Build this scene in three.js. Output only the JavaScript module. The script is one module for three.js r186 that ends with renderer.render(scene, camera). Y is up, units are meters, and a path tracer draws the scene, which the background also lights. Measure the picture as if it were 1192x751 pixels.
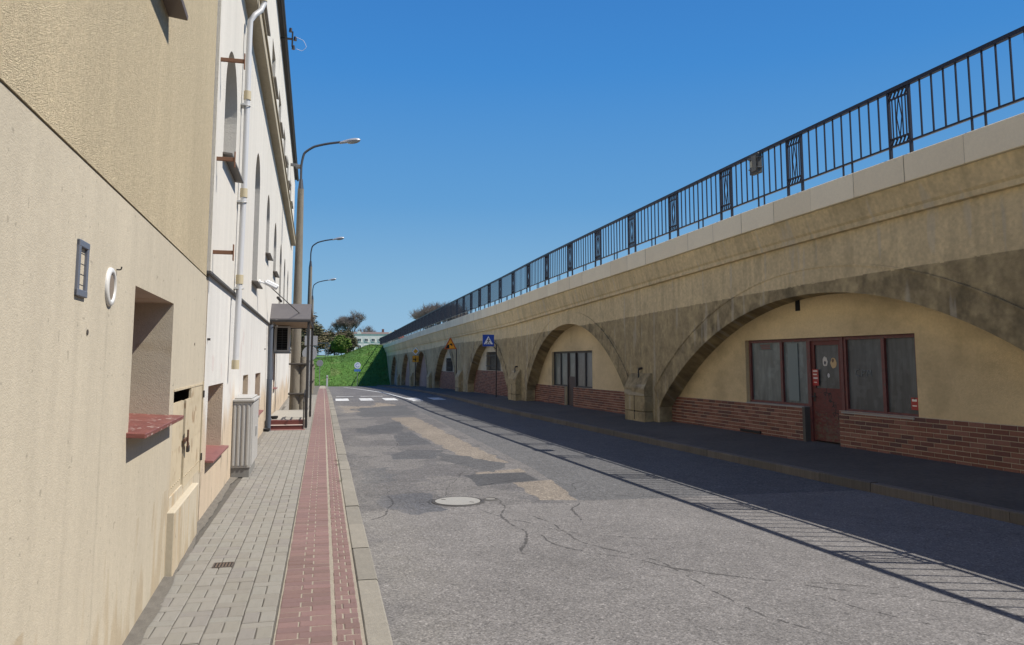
import * as THREE from 'three';
import { mergeGeometries, toCreasedNormals } from 'three/addons/utils/BufferGeometryUtils.js';
import { RoundedBoxGeometry } from 'three/addons/geometries/RoundedBoxGeometry.js';

// ------------------------------------------------------------ camera, sky, sun, exposure
const scene = new THREE.Scene();
const renderer = new THREE.WebGLRenderer({ antialias: true });
renderer.setSize(1024, 645);
renderer.toneMapping = THREE.LinearToneMapping;
renderer.toneMappingExposure = 1.25;
renderer.shadowMap.enabled = true;

const camera = new THREE.PerspectiveCamera(2 * Math.atan(425 / 900) * 180 / Math.PI, 1192 / 751, 0.05, 3000);
camera.setViewOffset(1192, 850, 0, 99, 1192, 751);
camera.rotation.order = 'YXZ';
camera.position.set(0, 1.7, 0);
camera.rotation.set(Math.atan(95 / 900), -13.124 * Math.PI / 180, 0);

const SUN_EL = 53 * Math.PI / 180, SUN_AZ = 18 * Math.PI / 180;
const sunDir = new THREE.Vector3(Math.cos(SUN_EL) * Math.cos(SUN_AZ), Math.sin(SUN_EL), Math.cos(SUN_EL) * Math.sin(SUN_AZ));
{
  // clear spring sky: pale at the horizon, deep blue overhead, a broad paler aureole round the sun
  const w = 512, h = 256, d = new Float32Array(w * h * 4);
  const stops = [[0, .33, .52, .69], [.09, .24, .46, .68], [.2, .125, .345, .655], [.36, .058, .255, .63], [.6, .028, .15, .49], [1, .018, .10, .37]];
  const v = new THREE.Vector3();
  for (let j = 0; j < h; j++) for (let i = 0; i < w; i++) {
    const el = (j + .5) / h * Math.PI - Math.PI / 2, az = ((i + .5) / w - .5) * 2 * Math.PI;
    const t = Math.max(0, Math.sin(el));
    let k = 0; while (k < stops.length - 2 && stops[k + 1][0] < t) k++;
    const a = stops[k], b = stops[k + 1], f = Math.min(1, Math.max(0, (t - a[0]) / (b[0] - a[0])));
    v.set(Math.cos(el) * Math.cos(az), Math.sin(el), Math.cos(el) * Math.sin(az));
    const glow = Math.pow(Math.max(0, v.dot(sunDir)), 40) * .45;
    const o = (j * w + i) * 4;
    for (let c = 0; c < 3; c++) d[o + c] = ((a[c + 1] + (b[c + 1] - a[c + 1]) * f) + glow) * .8;
    if (el < 0) { d[o] = .16; d[o + 1] = .16; d[o + 2] = .15; }
    d[o + 3] = 1;
  }
  const sky = new THREE.DataTexture(d, w, h, THREE.RGBAFormat, THREE.FloatType);
  sky.mapping = THREE.EquirectangularReflectionMapping;
  sky.magFilter = THREE.LinearFilter; sky.minFilter = THREE.LinearFilter; sky.needsUpdate = true;
  scene.background = sky; scene.environment = sky;
}
const sun = new THREE.DirectionalLight(new THREE.Color().setRGB(1, .945, .86), 5);
sun.position.copy(sunDir).multiplyScalar(120); sun.target.position.set(0, 0, -20); sun.position.z -= 20;
sun.castShadow = true; sun.shadow.radius = .5; sun.shadow.mapSize.set(4096, 4096);
Object.assign(sun.shadow.camera, { left: -110, right: 110, top: 110, bottom: -110, near: 1, far: 400 });
scene.add(sun, sun.target);

// ------------------------------------------------------------ helpers
function mul(a) { return () => { a |= 0; a = a + 0x6D2B79F5 | 0; let t = Math.imul(a ^ a >>> 15, 1 | a); t = t + Math.imul(t ^ t >>> 7, 61 | t) ^ t; return ((t ^ t >>> 14) >>> 0) / 4294967296; }; }
const R = mul(20240427);
const LAT = new Float32Array(65536); { const r = mul(99); for (let i = 0; i < 65536; i++) LAT[i] = r(); }
function noise(x, y) {
  const xi = Math.floor(x), yi = Math.floor(y); let fx = x - xi, fy = y - yi;
  fx = fx * fx * (3 - 2 * fx); fy = fy * fy * (3 - 2 * fy);
  const x0 = xi & 255, x1 = (xi + 1) & 255, y0 = (yi & 255) << 8, y1 = ((yi + 1) & 255) << 8;
  const a = LAT[y0 + x0], b = LAT[y0 + x1], c = LAT[y1 + x0], d = LAT[y1 + x1];
  return a + (b - a) * fx + (c - a + (a - b - c + d) * fx) * fy;
}
function fbm(x, y, n = 4) { let s = 0, a = .5, t = 0; for (let i = 0; i < n; i++) { s += a * noise(x, y); t += a; x = x * 2.03 + 17.3; y = y * 2.03 + 9.1; a *= .5; } return s / t; }
const clamp = (x, a = 0, b = 1) => Math.min(b, Math.max(a, x));
const ss = (a, b, x) => { const t = clamp((x - a) / (b - a)); return t * t * (3 - 2 * t); };
const mix = (a, b, t) => a + (b - a) * t;
const toS = (x) => { x = clamp(x); return 255 * (x <= .0031308 ? 12.92 * x : 1.055 * Math.pow(x, 1 / 2.4) - .055); };
// colour map from linear albedo; fn(u, v, out)
function colTex(w, h, fn, opt = {}) {
  const d = new Uint8Array(w * h * 4), o = [0, 0, 0];
  for (let j = 0; j < h; j++) for (let i = 0; i < w; i++) { fn((i + .5) / w, (j + .5) / h, o); const k = (j * w + i) * 4; d[k] = toS(o[0]); d[k + 1] = toS(o[1]); d[k + 2] = toS(o[2]); d[k + 3] = 255; }
  return finishTex(new THREE.DataTexture(d, w, h), true, opt);
}
function greyTex(w, h, fn, opt = {}) {
  const d = new Uint8Array(w * h * 4);
  for (let j = 0; j < h; j++) for (let i = 0; i < w; i++) { const k = (j * w + i) * 4; d[k] = d[k + 1] = d[k + 2] = 255 * clamp(fn((i + .5) / w, (j + .5) / h)); d[k + 3] = 255; }
  return finishTex(new THREE.DataTexture(d, w, h), false, opt);
}
function finishTex(t, srgb, { rx = 1, ry = 1, ox = 0, oy = 0, wrap = THREE.RepeatWrapping } = {}) {
  t.colorSpace = srgb ? THREE.SRGBColorSpace : THREE.NoColorSpace;
  t.magFilter = THREE.LinearFilter; t.minFilter = THREE.LinearMipmapLinearFilter; t.generateMipmaps = true;
  t.wrapS = t.wrapT = wrap; t.repeat.set(rx, ry); t.offset.set(ox, oy); t.needsUpdate = true; return t;
}
// map that covers s in [s0,s1] metres and y in [y0,y1] metres on uv given in metres
function areaTex(w, h, s0, s1, y0, y1, fn) {
  return colTex(w, h, (u, v, o) => fn(mix(s0, s1, u), mix(y0, y1, v), o), { rx: 1 / (s1 - s0), ry: 1 / (y1 - y0), ox: -s0 / (s1 - s0), oy: -y0 / (y1 - y0), wrap: THREE.MirroredRepeatWrapping });
}
function canvasTex(w, h, draw) {
  const c = document.createElement('canvas'); c.width = w; c.height = h; draw(c.getContext('2d'), w, h);
  const t = new THREE.CanvasTexture(c); t.colorSpace = THREE.SRGBColorSpace; t.magFilter = THREE.LinearFilter; return t;
}
const rgb = (r, g, b) => new THREE.Color().setRGB(r, g, b);
const std = (r, g, b, rough = .85, extra = {}) => new THREE.MeshStandardMaterial({ color: rgb(r, g, b), roughness: rough, ...extra });
const taken = {};
function numbered(n) { const k = taken[n] = (taken[n] ?? -1) + 1; return k ? n + '_' + String(k).padStart(3, '0') : n; }
function mesh(name, geo, mat, parent = scene) {
  if (Array.isArray(geo)) geo = merge(geo);
  const m = new THREE.Mesh(geo, mat); m.name = parent === scene ? numbered(name) : name; m.castShadow = m.receiveShadow = true; parent.add(m); return m;
}
function merge(list) { return mergeGeometries(list.map((g) => { g = g.index ? g.toNonIndexed() : g; for (const k of Object.keys(g.attributes)) if (!['position', 'normal', 'uv'].includes(k)) g.deleteAttribute(k); return g; })); }
function thing(name, label, category, pos = [0, 0, 0], turn = 0, group) {
  const o = new THREE.Group(); o.name = numbered(name); scene.add(o); o.position.set(...pos); o.rotation.y = turn;
  o.userData = { label, category }; if (group) o.userData.group = group; return o;
}
function tag(o, label, category, group) { o.userData.label = label; o.userData.category = category; if (group) o.userData.group = group; return o; }
function setting(name, parent = scene) { const g = new THREE.Group(); g.name = numbered(name); g.userData.kind = 'structure'; parent.add(g); return g; }
function boxUV(g) {
  const p = g.attributes.position, n = g.attributes.normal, u = g.attributes.uv;
  for (let i = 0; i < p.count; i++) {
    const ax = Math.abs(n.getX(i)), ay = Math.abs(n.getY(i)), az = Math.abs(n.getZ(i));
    if (ay >= ax && ay >= az) u.setXY(i, p.getX(i), p.getZ(i)); else if (ax >= az) u.setXY(i, -p.getZ(i), p.getY(i)); else u.setXY(i, p.getX(i), p.getY(i));
  }
  return g;
}
// box given by its two corners
function bx(x0, x1, y0, y1, z0, z1, r = 0) {
  const w = Math.abs(x1 - x0), h = Math.abs(y1 - y0), d = Math.abs(z1 - z0);
  let g = r ? new RoundedBoxGeometry(w, h, d, 1, Math.min(r, w / 2.1, h / 2.1, d / 2.1)) : new THREE.BoxGeometry(w, h, d);
  g = g.index ? g.toNonIndexed() : g;
  g.translate((x0 + x1) / 2, (y0 + y1) / 2, (z0 + z1) / 2); return boxUV(g);
}
function tube(pts, r, seg = 24, rad = 8) { return new THREE.TubeGeometry(new THREE.CatmullRomCurve3(pts.map((p) => new THREE.Vector3(...p)), false, 'catmullrom', .3), seg, r, rad, false); }
function rod(a, b, r0, r1 = r0, rad = 8) {
  const A = new THREE.Vector3(...a), B = new THREE.Vector3(...b), L = A.distanceTo(B);
  const g = new THREE.CylinderGeometry(r1, r0, L, rad); g.translate(0, L / 2, 0);
  g.applyQuaternion(new THREE.Quaternion().setFromUnitVectors(new THREE.Vector3(0, 1, 0), B.clone().sub(A).normalize())); g.translate(...a); return g;
}
function quads(list) { // list of [p0,p1,p2,p3,(uv0..uv3)] with p = [x,y,z]
  const P = [], U = [];
  for (const q of list) { const uv = q[4] || [[0, 0], [1, 0], [1, 1], [0, 1]]; for (const k of [0, 1, 2, 0, 2, 3]) { P.push(...q[k]); U.push(...uv[k]); } }
  const g = new THREE.BufferGeometry(); g.setAttribute('position', new THREE.Float32BufferAttribute(P, 3)); g.setAttribute('uv', new THREE.Float32BufferAttribute(U, 2)); g.computeVertexNormals(); return g;
}
function lerpPts(pts) { // smooth 1-d curve through [z, y] sorted by falling z
  return (z) => {
    if (z >= pts[0][0]) return pts[0][1]; const n = pts.length; if (z <= pts[n - 1][0]) return pts[n - 1][1];
    let i = 0; while (z < pts[i + 1][0]) i++;
    const a = pts[Math.max(0, i - 1)], b = pts[i], c = pts[i + 1], d = pts[Math.min(n - 1, i + 2)], t = (z - b[0]) / (c[0] - b[0]);
    const mb = i > 0 ? (c[1] - a[1]) / (c[0] - a[0]) : (c[1] - b[1]) / (c[0] - b[0]), mc = i < n - 2 ? (d[1] - b[1]) / (d[0] - b[0]) : (c[1] - b[1]) / (c[0] - b[0]), w = c[0] - b[0], t2 = t * t, t3 = t2 * t;
    return (2 * t3 - 3 * t2 + 1) * b[1] + (t3 - 2 * t2 + t) * w * mb + (-2 * t3 + 3 * t2) * c[1] + (t3 - t2) * w * mc;
  };
}

// ------------------------------------------------------------ lie of the land
const ground = (z) => { const d = -z - 32; return d > 0 ? -.027 * d * d / (d + 25) : 0; };         // road level
const kerbOut = (z) => .43 + .009 * z, kerbIn = (z) => .28 + .0098 * z, redLeft = (z) => -.24 + .0095 * z; // left kerb and paving lines
const PX = (z) => { if (z > -24) return 9.154 + .069 * z; const d = -24 - z; return 7.498 - .004 * d - .065 * 5 * (1 - Math.exp(-d / 5)); }; // viaduct face
const kerbR = (z) => PX(z) - 1.62;
const foot = (z) => ground(z) + mix(.23, .14, ss(-26, -40, z));
const deck = lerpPts([[16, 5.02], [0, 4.93], [-8, 4.80], [-13, 4.69], [-17, 4.57], [-21.5, 4.44], [-26, 4.31], [-32.5, 4.18], [-47, 4.12], [-62, 4.07], [-98, 3.88], [-112, 3.9]]);

// ------------------------------------------------------------ shared fine relief
const grainBump = greyTex(512, 512, (u, v) => .55 * noise(u * 256, v * 256) + .3 * noise(u * 128 + 7, v * 128) + .15 * noise(u * 32, v * 32 + 5));
const bumpOf = (base, rx, ry = rx) => { const t = base.clone(); t.repeat.set(rx, ry); t.needsUpdate = true; return t; };
const castBump = greyTex(1024, 1024, (u, v) => { // roughcast: crowded small lumps
  const a = noise(u * 256, v * 256), b = noise(u * 128 + 31, v * 128 + 11), c = noise(u * 64 + 3, v * 64 + 8);
  return clamp(Math.pow(.5 * a + .35 * b + .15 * c, 1.6) * 1.5);
});

// ------------------------------------------------------------ road
const inPoly = (x, z, p) => { let c = false; for (let i = 0, j = p.length - 1; i < p.length; j = i++) if ((p[i][1] > z) !== (p[j][1] > z) && x < (p[j][0] - p[i][0]) * (z - p[i][1]) / (p[j][1] - p[i][1]) + p[i][0]) c = !c; return c; };
const DARK = [.075, .075, .078], TAN = [.19, .162, .13], GREY = [.098, .097, .097], PALE = [.152, .1435, .137];
const patches = [
  { p: [[3.02, -9.3], [3.2, -12.3], [3.05, -24], [2.9, -40], [3.3, -60], [9, -60], [9, -9.15], [3.99, -9.25]], c: GREY, j: .02 },
  { p: [[1.8, -24.0], [2.55, -24.2], [2.95, -13.0], [2.42, -13.1], [2.15, -16.8], [2.0, -19.8]], c: TAN, j: .1 },
  { p: [[2.55, -10.85], [3.14, -10.97], [3.02, -9.32], [2.55, -9.45]], c: TAN, j: .05 },
  { p: [[2.2, -11.95], [2.98, -12.25], [2.98, -11.85], [2.2, -11.8]], c: TAN, j: .03 },
  { p: [[.67, -20.3], [1.94, -22.6], [1.78, -18.7], [.69, -18.9]], c: DARK, j: .12 },
  { p: [[1.45, -18.3], [1.93, -19.2], [2.1, -16.2], [1.4, -16.05]], c: DARK, j: .04 },
  { p: [[1.1, -14.6], [1.5, -15.3], [2.16, -15.1], [1.83, -13.8], [1.11, -13.85]], c: DARK, j: .05 },
  { p: [[2.0, -11.75], [2.96, -11.82], [2.94, -11.0], [2.02, -10.66]], c: [.058, .058, .06], j: .03 },
  { p: [[.6, -9.35], [.97, -8.82], [1.35, -9.1], [1.3, -10.3], [.66, -10.2]], c: [.082, .083, .09], j: .16 },
  { p: [[.5, -12.6], [.95, -12.9], [1.0, -11.4], [.55, -11.2]], c: [.084, .084, .087], j: .2 },
  { p: [[2.0, -14.9], [2.9, -12.9], [2.5, -11.9], [1.9, -13.4]], c: [.08, .079, .08], j: .1 },
  { p: [[.4, -31], [1.7, -30], [1.9, -27.5], [.5, -26.5]], c: TAN, j: .35 },
  { p: [[1.8, -33], [2.5, -32], [2.4, -29], [1.6, -30]], c: TAN, j: .3 },
  { p: [[.9, -29], [2.9, -31], [2.9, -25], [.9, -24.6]], c: [.078, .078, .08], j: .3 },
];
for (const q of patches) { q.x0 = Math.min(...q.p.map((a) => a[0])) - q.j; q.x1 = Math.max(...q.p.map((a) => a[0])) + q.j; q.z0 = Math.min(...q.p.map((a) => a[1])) - q.j; q.z1 = Math.max(...q.p.map((a) => a[1])) + q.j; }
// cracks as polylines in metres: [points, half width]
const cracks = [];
function crack(x, z, ang, len, w, wig, r) { const p = [[x, z]]; for (let l = 0; l < len; l += .06) { ang += (r() - .5) * wig; x += Math.cos(ang) * .06; z += Math.sin(ang) * .06; p.push([x, z]); } cracks.push({ p, w }); }
{
  const r = mul(5);
  crack(2.2, -8.6, 1.25, 4.6, .009, .5, r); crack(2.05, -7.6, 1.3, 3.4, .009, .5, r); crack(3.0, -9.3, 1.9, 1.2, .01, .4, r); crack(1.75, -8.9, 1.2, 2.4, .009, .4, r); crack(2.7, -6.3, 1.25, 2.6, .008, .5, r);
  crack(3.3, -5.6, 1.1, 3, .007, .45, r); crack(4.1, -9.2, 1.2, 5, .007, .25, r);
  for (let i = 0; i < 44; i++) crack(.6 + r() * 2.6, -9 - r() * 14, r() * 6.28, .4 + r() * 2.2, .006 + r() * .006, .5, r);
  for (let k = 0; k < 3; k++) { const p = []; const R0 = .33 + k * .1, a0 = k * 2.1; for (let a = 0; a < (k ? 2.6 : 6.3); a += .12) p.push([1.53 + Math.cos(a + a0) * (R0 + .02 * r()), -9.57 + Math.sin(a + a0) * (R0 + .02 * r())]); cracks.push({ p, w: k ? .008 : .012 }); }
}
function asphalt(x, z, o, fineScale) {
  const low = fbm(x * 1.1 + 40, z * .9 + 70, 4), mid = fbm(x * 6 + 3, z * 6, 3);
  let c = PALE, k = z > -9.2 ? 1 : .86;
  const worn = z < -9.2 && x < 3;
  if (worn) c = low > .52 ? PALE : [.126, .12, .118];
  const jx = (fbm(x * 3, z * 3, 3) - .5) * 2, jz = (fbm(x * 3 + 50, z * 3 + 9, 3) - .5) * 2;
  for (const q of patches) { if (x < q.x0 || x > q.x1 || z < q.z0 || z > q.z1) continue; if (inPoly(x + jx * q.j, z + jz * q.j, q.p)) { c = q.c; k = 1; } }
  const dust = ss(1.15, .35, x + (mid - .5) * .5) * (worn ? .6 : 1) * ss(.3, .62, low + mid * .2);   // sand swept to the kerb
  const f = noise(x * fineScale, z * fineScale), g = noise(x * fineScale * .47 + 9, z * fineScale * .47);
  let m = k * (.8 + .26 * low + .24 * (mid - .5)) * (.46 + .72 * f + .36 * g);
  if (f > .84) m *= 1.4; else if (f < .16) m *= .7;
  for (let i = 0; i < 3; i++) o[i] = mix(c[i], [.185, .174, .158][i], dust * .7) * m;
}
function roadTex(w, h, x0, x1, z0, z1, fine) {
  const t = areaTex(w, h, x0, x1, z0, z1, (x, z, o) => asphalt(x, z, o, fine)), d = t.image.data;
  const sx = w / (x1 - x0), sz = h / (z1 - z0), r = mul(3), done = new Set();
  for (const c of cracks) for (let i = 0; i + 1 < c.p.length; i++) {
    if (noise(c.p[i][0] * 7, c.p[i][1] * 7) < .3) continue;
    for (let t2 = 0; t2 < 1; t2 += .08) {
      const x = mix(c.p[i][0], c.p[i + 1][0], t2) + (r() - .5) * .008, z = mix(c.p[i][1], c.p[i + 1][1], t2) + (r() - .5) * .008;
      const rw = c.w * (.5 + 1.2 * noise(x * 20, z * 20)), a = Math.max(1, Math.round(rw * sx)), b = Math.max(1, Math.round(rw * sz)), ci = Math.round((x - x0) * sx), cj = Math.round((z - z0) * sz);
      for (let dj = -b + 1; dj < b; dj++) for (let di = -a + 1; di < a; di++) { const ii = ci + di, jj = cj + dj; if (ii < 0 || jj < 0 || ii >= w || jj >= h) continue; const kk = (jj * w + ii) * 4; if (done.has(kk)) continue; done.add(kk); const dk = .5 + .3 * r(); d[kk] *= dk; d[kk + 1] *= dk; d[kk + 2] *= dk; }
    }
  }
  return t;
}
const road = setting('road');
function roadStrip(za, zb, mat, step) {
  const q = [];
  for (let z = za; z > zb + 1e-6; z -= step) {
    const z2 = Math.max(zb, z - step), n = 6;
    for (let i = 0; i < n; i++) {
      const X = (zz, t) => mix(kerbOut(zz) - .05, kerbR(zz) + .05, t), a = i / n, b = (i + 1) / n, cr = (t) => .05 * 4 * t * (1 - t) - .02;
      const P = (zz, t) => [X(zz, t), ground(zz) + 0 * cr(t), zz], U = (zz, t) => [X(zz, t), zz];
      q.push([P(z, a), P(z, b), P(z2, b), P(z2, a), [U(z, a), U(z, b), U(z2, b), U(z2, a)]]);
    }
  }
  return mesh('asphalt_surface', quads(q), mat, road);
}
const roadMat = (map, b) => new THREE.MeshStandardMaterial({ map, roughness: .92, bumpMap: b, bumpScale: .004 });
roadStrip(14, -9, roadMat(roadTex(1300, 2048, .2, 7.7, -9, 3, 120), bumpOf(grainBump, .6)), 1);
roadStrip(-9, -30, roadMat(roadTex(1024, 2048, .1, 7.5, -30, -9, 80), bumpOf(grainBump, .5)), 1);
roadStrip(-30, -92, roadMat(roadTex(512, 1024, -.6, 6.5, -92, -30, 40), bumpOf(grainBump, .4)), 1);
// painted markings, 4 mm above the asphalt
const paint = new THREE.MeshStandardMaterial({ roughness: .7, map: colTex(256, 256, (u, v, o) => { const w = fbm(u * 9, v * 9, 4), k = w > .66 ? .3 : .62 - .16 * noise(u * 60, v * 60); o[0] = o[1] = k; o[2] = k * .97; }) });
function stripe(name, pts) { // pts: outline [x,z] quad list
  return mesh(name, quads(pts.map((q) => [...q.map(([x, z]) => [x, ground(z) + .005, z]), q.map(([x, z]) => [x * .4, z * .4])])), paint, road);
}
for (let i = 0; i < 6; i++) { const x = .25 + i * 1.07; stripe('zebra_stripe', [[[x, -34.9], [x + .58, -34.9], [x + .58, -37.4], [x, -37.4]]]); }
for (const [a, b] of [[.3, 1.15], [1.5, 2.6]]) stripe('worn_line', [[[a, -39.9], [b, -39.9], [b, -40.3], [a, -40.3]]]);
{
  const c = [[3.62, -34.0], [3.5, -36.5], [3.35, -40], [3.2, -45], [2.95, -50], [2.5, -57], [1.95, -66], [1.3, -76]], q = [];
  for (let i = 0; i + 1 < c.length; i++) q.push([[c[i][0] - .08, c[i][1]], [c[i][0] + .08, c[i][1]], [c[i + 1][0] + .08, c[i + 1][1]], [c[i + 1][0] - .08, c[i + 1][1]]]);
  stripe('edge_line', q);
  stripe('edge_line', [[[3.5, -34.2], [3.95, -34.2], [3.95, -33.8], [3.5, -33.8]]]);
}

// ------------------------------------------------------------ ground all round
{
  const q = [], xs = [-1200, -300, -90, -40, -12, -2.4, 12, 24, 60, 300, 1200], zs = [400, 60, 14, -10, -32, -50, -70, -92, -120, -300, -1600];
  const yy = (z) => (z > -92 ? ground(z) : ground(-92)) - .06;
  for (let i = 0; i + 1 < xs.length; i++) for (let j = 0; j + 1 < zs.length; j++) {
    const a = [xs[i], zs[j]], b = [xs[i + 1], zs[j]], c = [xs[i + 1], zs[j + 1]], d = [xs[i], zs[j + 1]];
    q.push([...[a, b, c, d].map(([x, z]) => [x, yy(z), z]), [a, b, c, d]]);
  }
  const gm = new THREE.MeshStandardMaterial({ roughness: 1, map: colTex(512, 512, (u, v, o) => { const n = fbm(u * 8, v * 8, 5), k = .6 + .8 * n; o[0] = .085 * k; o[1] = .10 * k; o[2] = .04 * k; }, { rx: .05, ry: .05 }) });
  const g = mesh('ground', quads(q), gm); g.userData.kind = 'structure';
}

// ------------------------------------------------------------ left kerb and pavements
const speck = (c, amp, sc = 1) => colTex(256, 256, (u, v, o) => { const n = .6 * noise(u * 128, v * 128) + .4 * noise(u * 40, v * 40), l = fbm(u * 5, v * 5, 3), k = 1 - amp + 2 * amp * (.6 * n + .4 * l); for (let i = 0; i < 3; i++) o[i] = c[i] * k; }, { rx: sc, ry: sc });
const kerbMats = [[.215, .199, .165], [.232, .214, .178], [.196, .182, .153]].map((c) => new THREE.MeshStandardMaterial({ map: speck(c, .28, 2), roughness: .93, bumpMap: bumpOf(grainBump, 2), bumpScale: .003 }));
function stoneRow(parent, name, fl, fr, top, bot, za, zb, len, mats, r) { // row of chamfered stones between two lines
  for (let z = za; z > zb; z -= len) {
    const a = z - .004, b = z - len + .004, dy = (r() - .5) * .008, dx = (r() - .5) * .008, ch = .012, q = [];
    const P = (zz, x, y) => [x + dx, y + dy, zz];
    const pr = (zz) => [[fl(zz), bot(zz)], [fl(zz), top(zz) - ch], [fl(zz) + ch, top(zz)], [fr(zz) - ch, top(zz)], [fr(zz), top(zz) - ch], [fr(zz), bot(zz)]];
    const A = pr(a), B = pr(b);
    for (let i = 0; i < 5; i++) q.push([P(a, ...A[i]), P(b, ...B[i]), P(b, ...B[i + 1]), P(a, ...A[i + 1]), [[A[i][0] + i, a], [B[i][0] + i, b], [B[i + 1][0] + i, b], [A[i + 1][0] + i, a]]]);
    q.push([P(a, ...A[0]), P(a, ...A[1]), P(a, ...A[4]), P(a, ...A[5])], [P(b, ...B[5]), P(b, ...B[4]), P(b, ...B[1]), P(b, ...B[0])]);
    mesh(name, quads(q), mats[Math.floor(r() * mats.length)], parent);
  }
}
const leftTop = (z) => ground(z) + .1;
const kerbL = setting('left_kerb');
stoneRow(kerbL, 'kerb_stone', kerbIn, kerbOut, leftTop, (z) => ground(z) - .05, 2, -88, 1, kerbMats, mul(11));

const wallX = (z) => (z > -8.3 ? -.9 + .0425 * z : -1.25 + .021 * (z + 8.3));           // foot of the left facades
const paverMats = (base, n, v, seed) => { const r = mul(seed), tex = speck([1, 1, 1], .2, 3), out = []; for (let i = 0; i < n; i++) { const k = 1 + (r() - .5) * v; out.push(new THREE.MeshStandardMaterial({ color: rgb(base[0] * k * (1 + (r() - .5) * .06), base[1] * k, base[2] * k * (1 + (r() - .5) * .06)), map: tex, roughness: .93, bumpMap: bumpOf(grainBump, 3), bumpScale: .0025 })); } return out; };
const greyPav = paverMats([.236, .219, .19], 7, .24, 21), redPav = paverMats([.205, .128, .116], 7, .26, 22);
function paverGeo(w, d) { // chamfered top, no bottom
  const h = .045, c = .005, x = w / 2 - .0035, z = d / 2 - .0035, t = [[-x + c, -z + c], [x - c, -z + c], [x - c, z - c], [-x + c, z - c]], e = [[-x, -z], [x, -z], [x, z], [-x, z]], q = [];
  const T = t.map(([a, b]) => [a, 0, b]), E = e.map(([a, b]) => [a, -c, b]), B = e.map(([a, b]) => [a, -h, b]), uv = (p) => p.map((k) => [k[0] * 1.7, k[2] * 1.7 + k[1]]);
  q.push([T[3], T[2], T[1], T[0], uv([T[3], T[2], T[1], T[0]])]);
  for (let i = 0; i < 4; i++) { const j = (i + 1) % 4; q.push([T[i], T[j], E[j], E[i], uv([T[i], T[j], E[j], E[i]])], [E[i], E[j], B[j], B[i], uv([E[i], E[j], B[j], B[i]])]); }
  return quads(q);
}
function layPavers(parent, spots, geos, mats, limit, r) {
  spots.sort((a, b) => a.d - b.d);
  const rest = mats.map(() => []);
  spots.forEach((s, i) => {
    const mi = Math.floor(r() * mats.length), ry = Math.atan(.0097) + (r() - .5) * .02, y = s.y + (r() - .5) * .005, tx = (r() - .5) * .02, tz = (r() - .5) * .02;
    if (i < limit) { const m = mesh('paver', geos[s.g], mats[mi], parent); m.position.set(s.x, y, s.z); m.rotation.set(tx, ry, tz); }
    else { const g = geos[s.g].clone(); g.applyMatrix4(new THREE.Matrix4().makeRotationFromEuler(new THREE.Euler(tx, ry, tz)).setPosition(s.x, y, s.z)); rest[mi % 3].push(g); }
  });
  rest.forEach((l, i) => { if (l.length) { const m = mesh('paver_field', mergeGeometries(l), mats[i], parent); m.userData.kind = 'stuff'; } });
}
const pavement = setting('left_pavement'), redStrip = setting('red_paving_strip');
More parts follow.
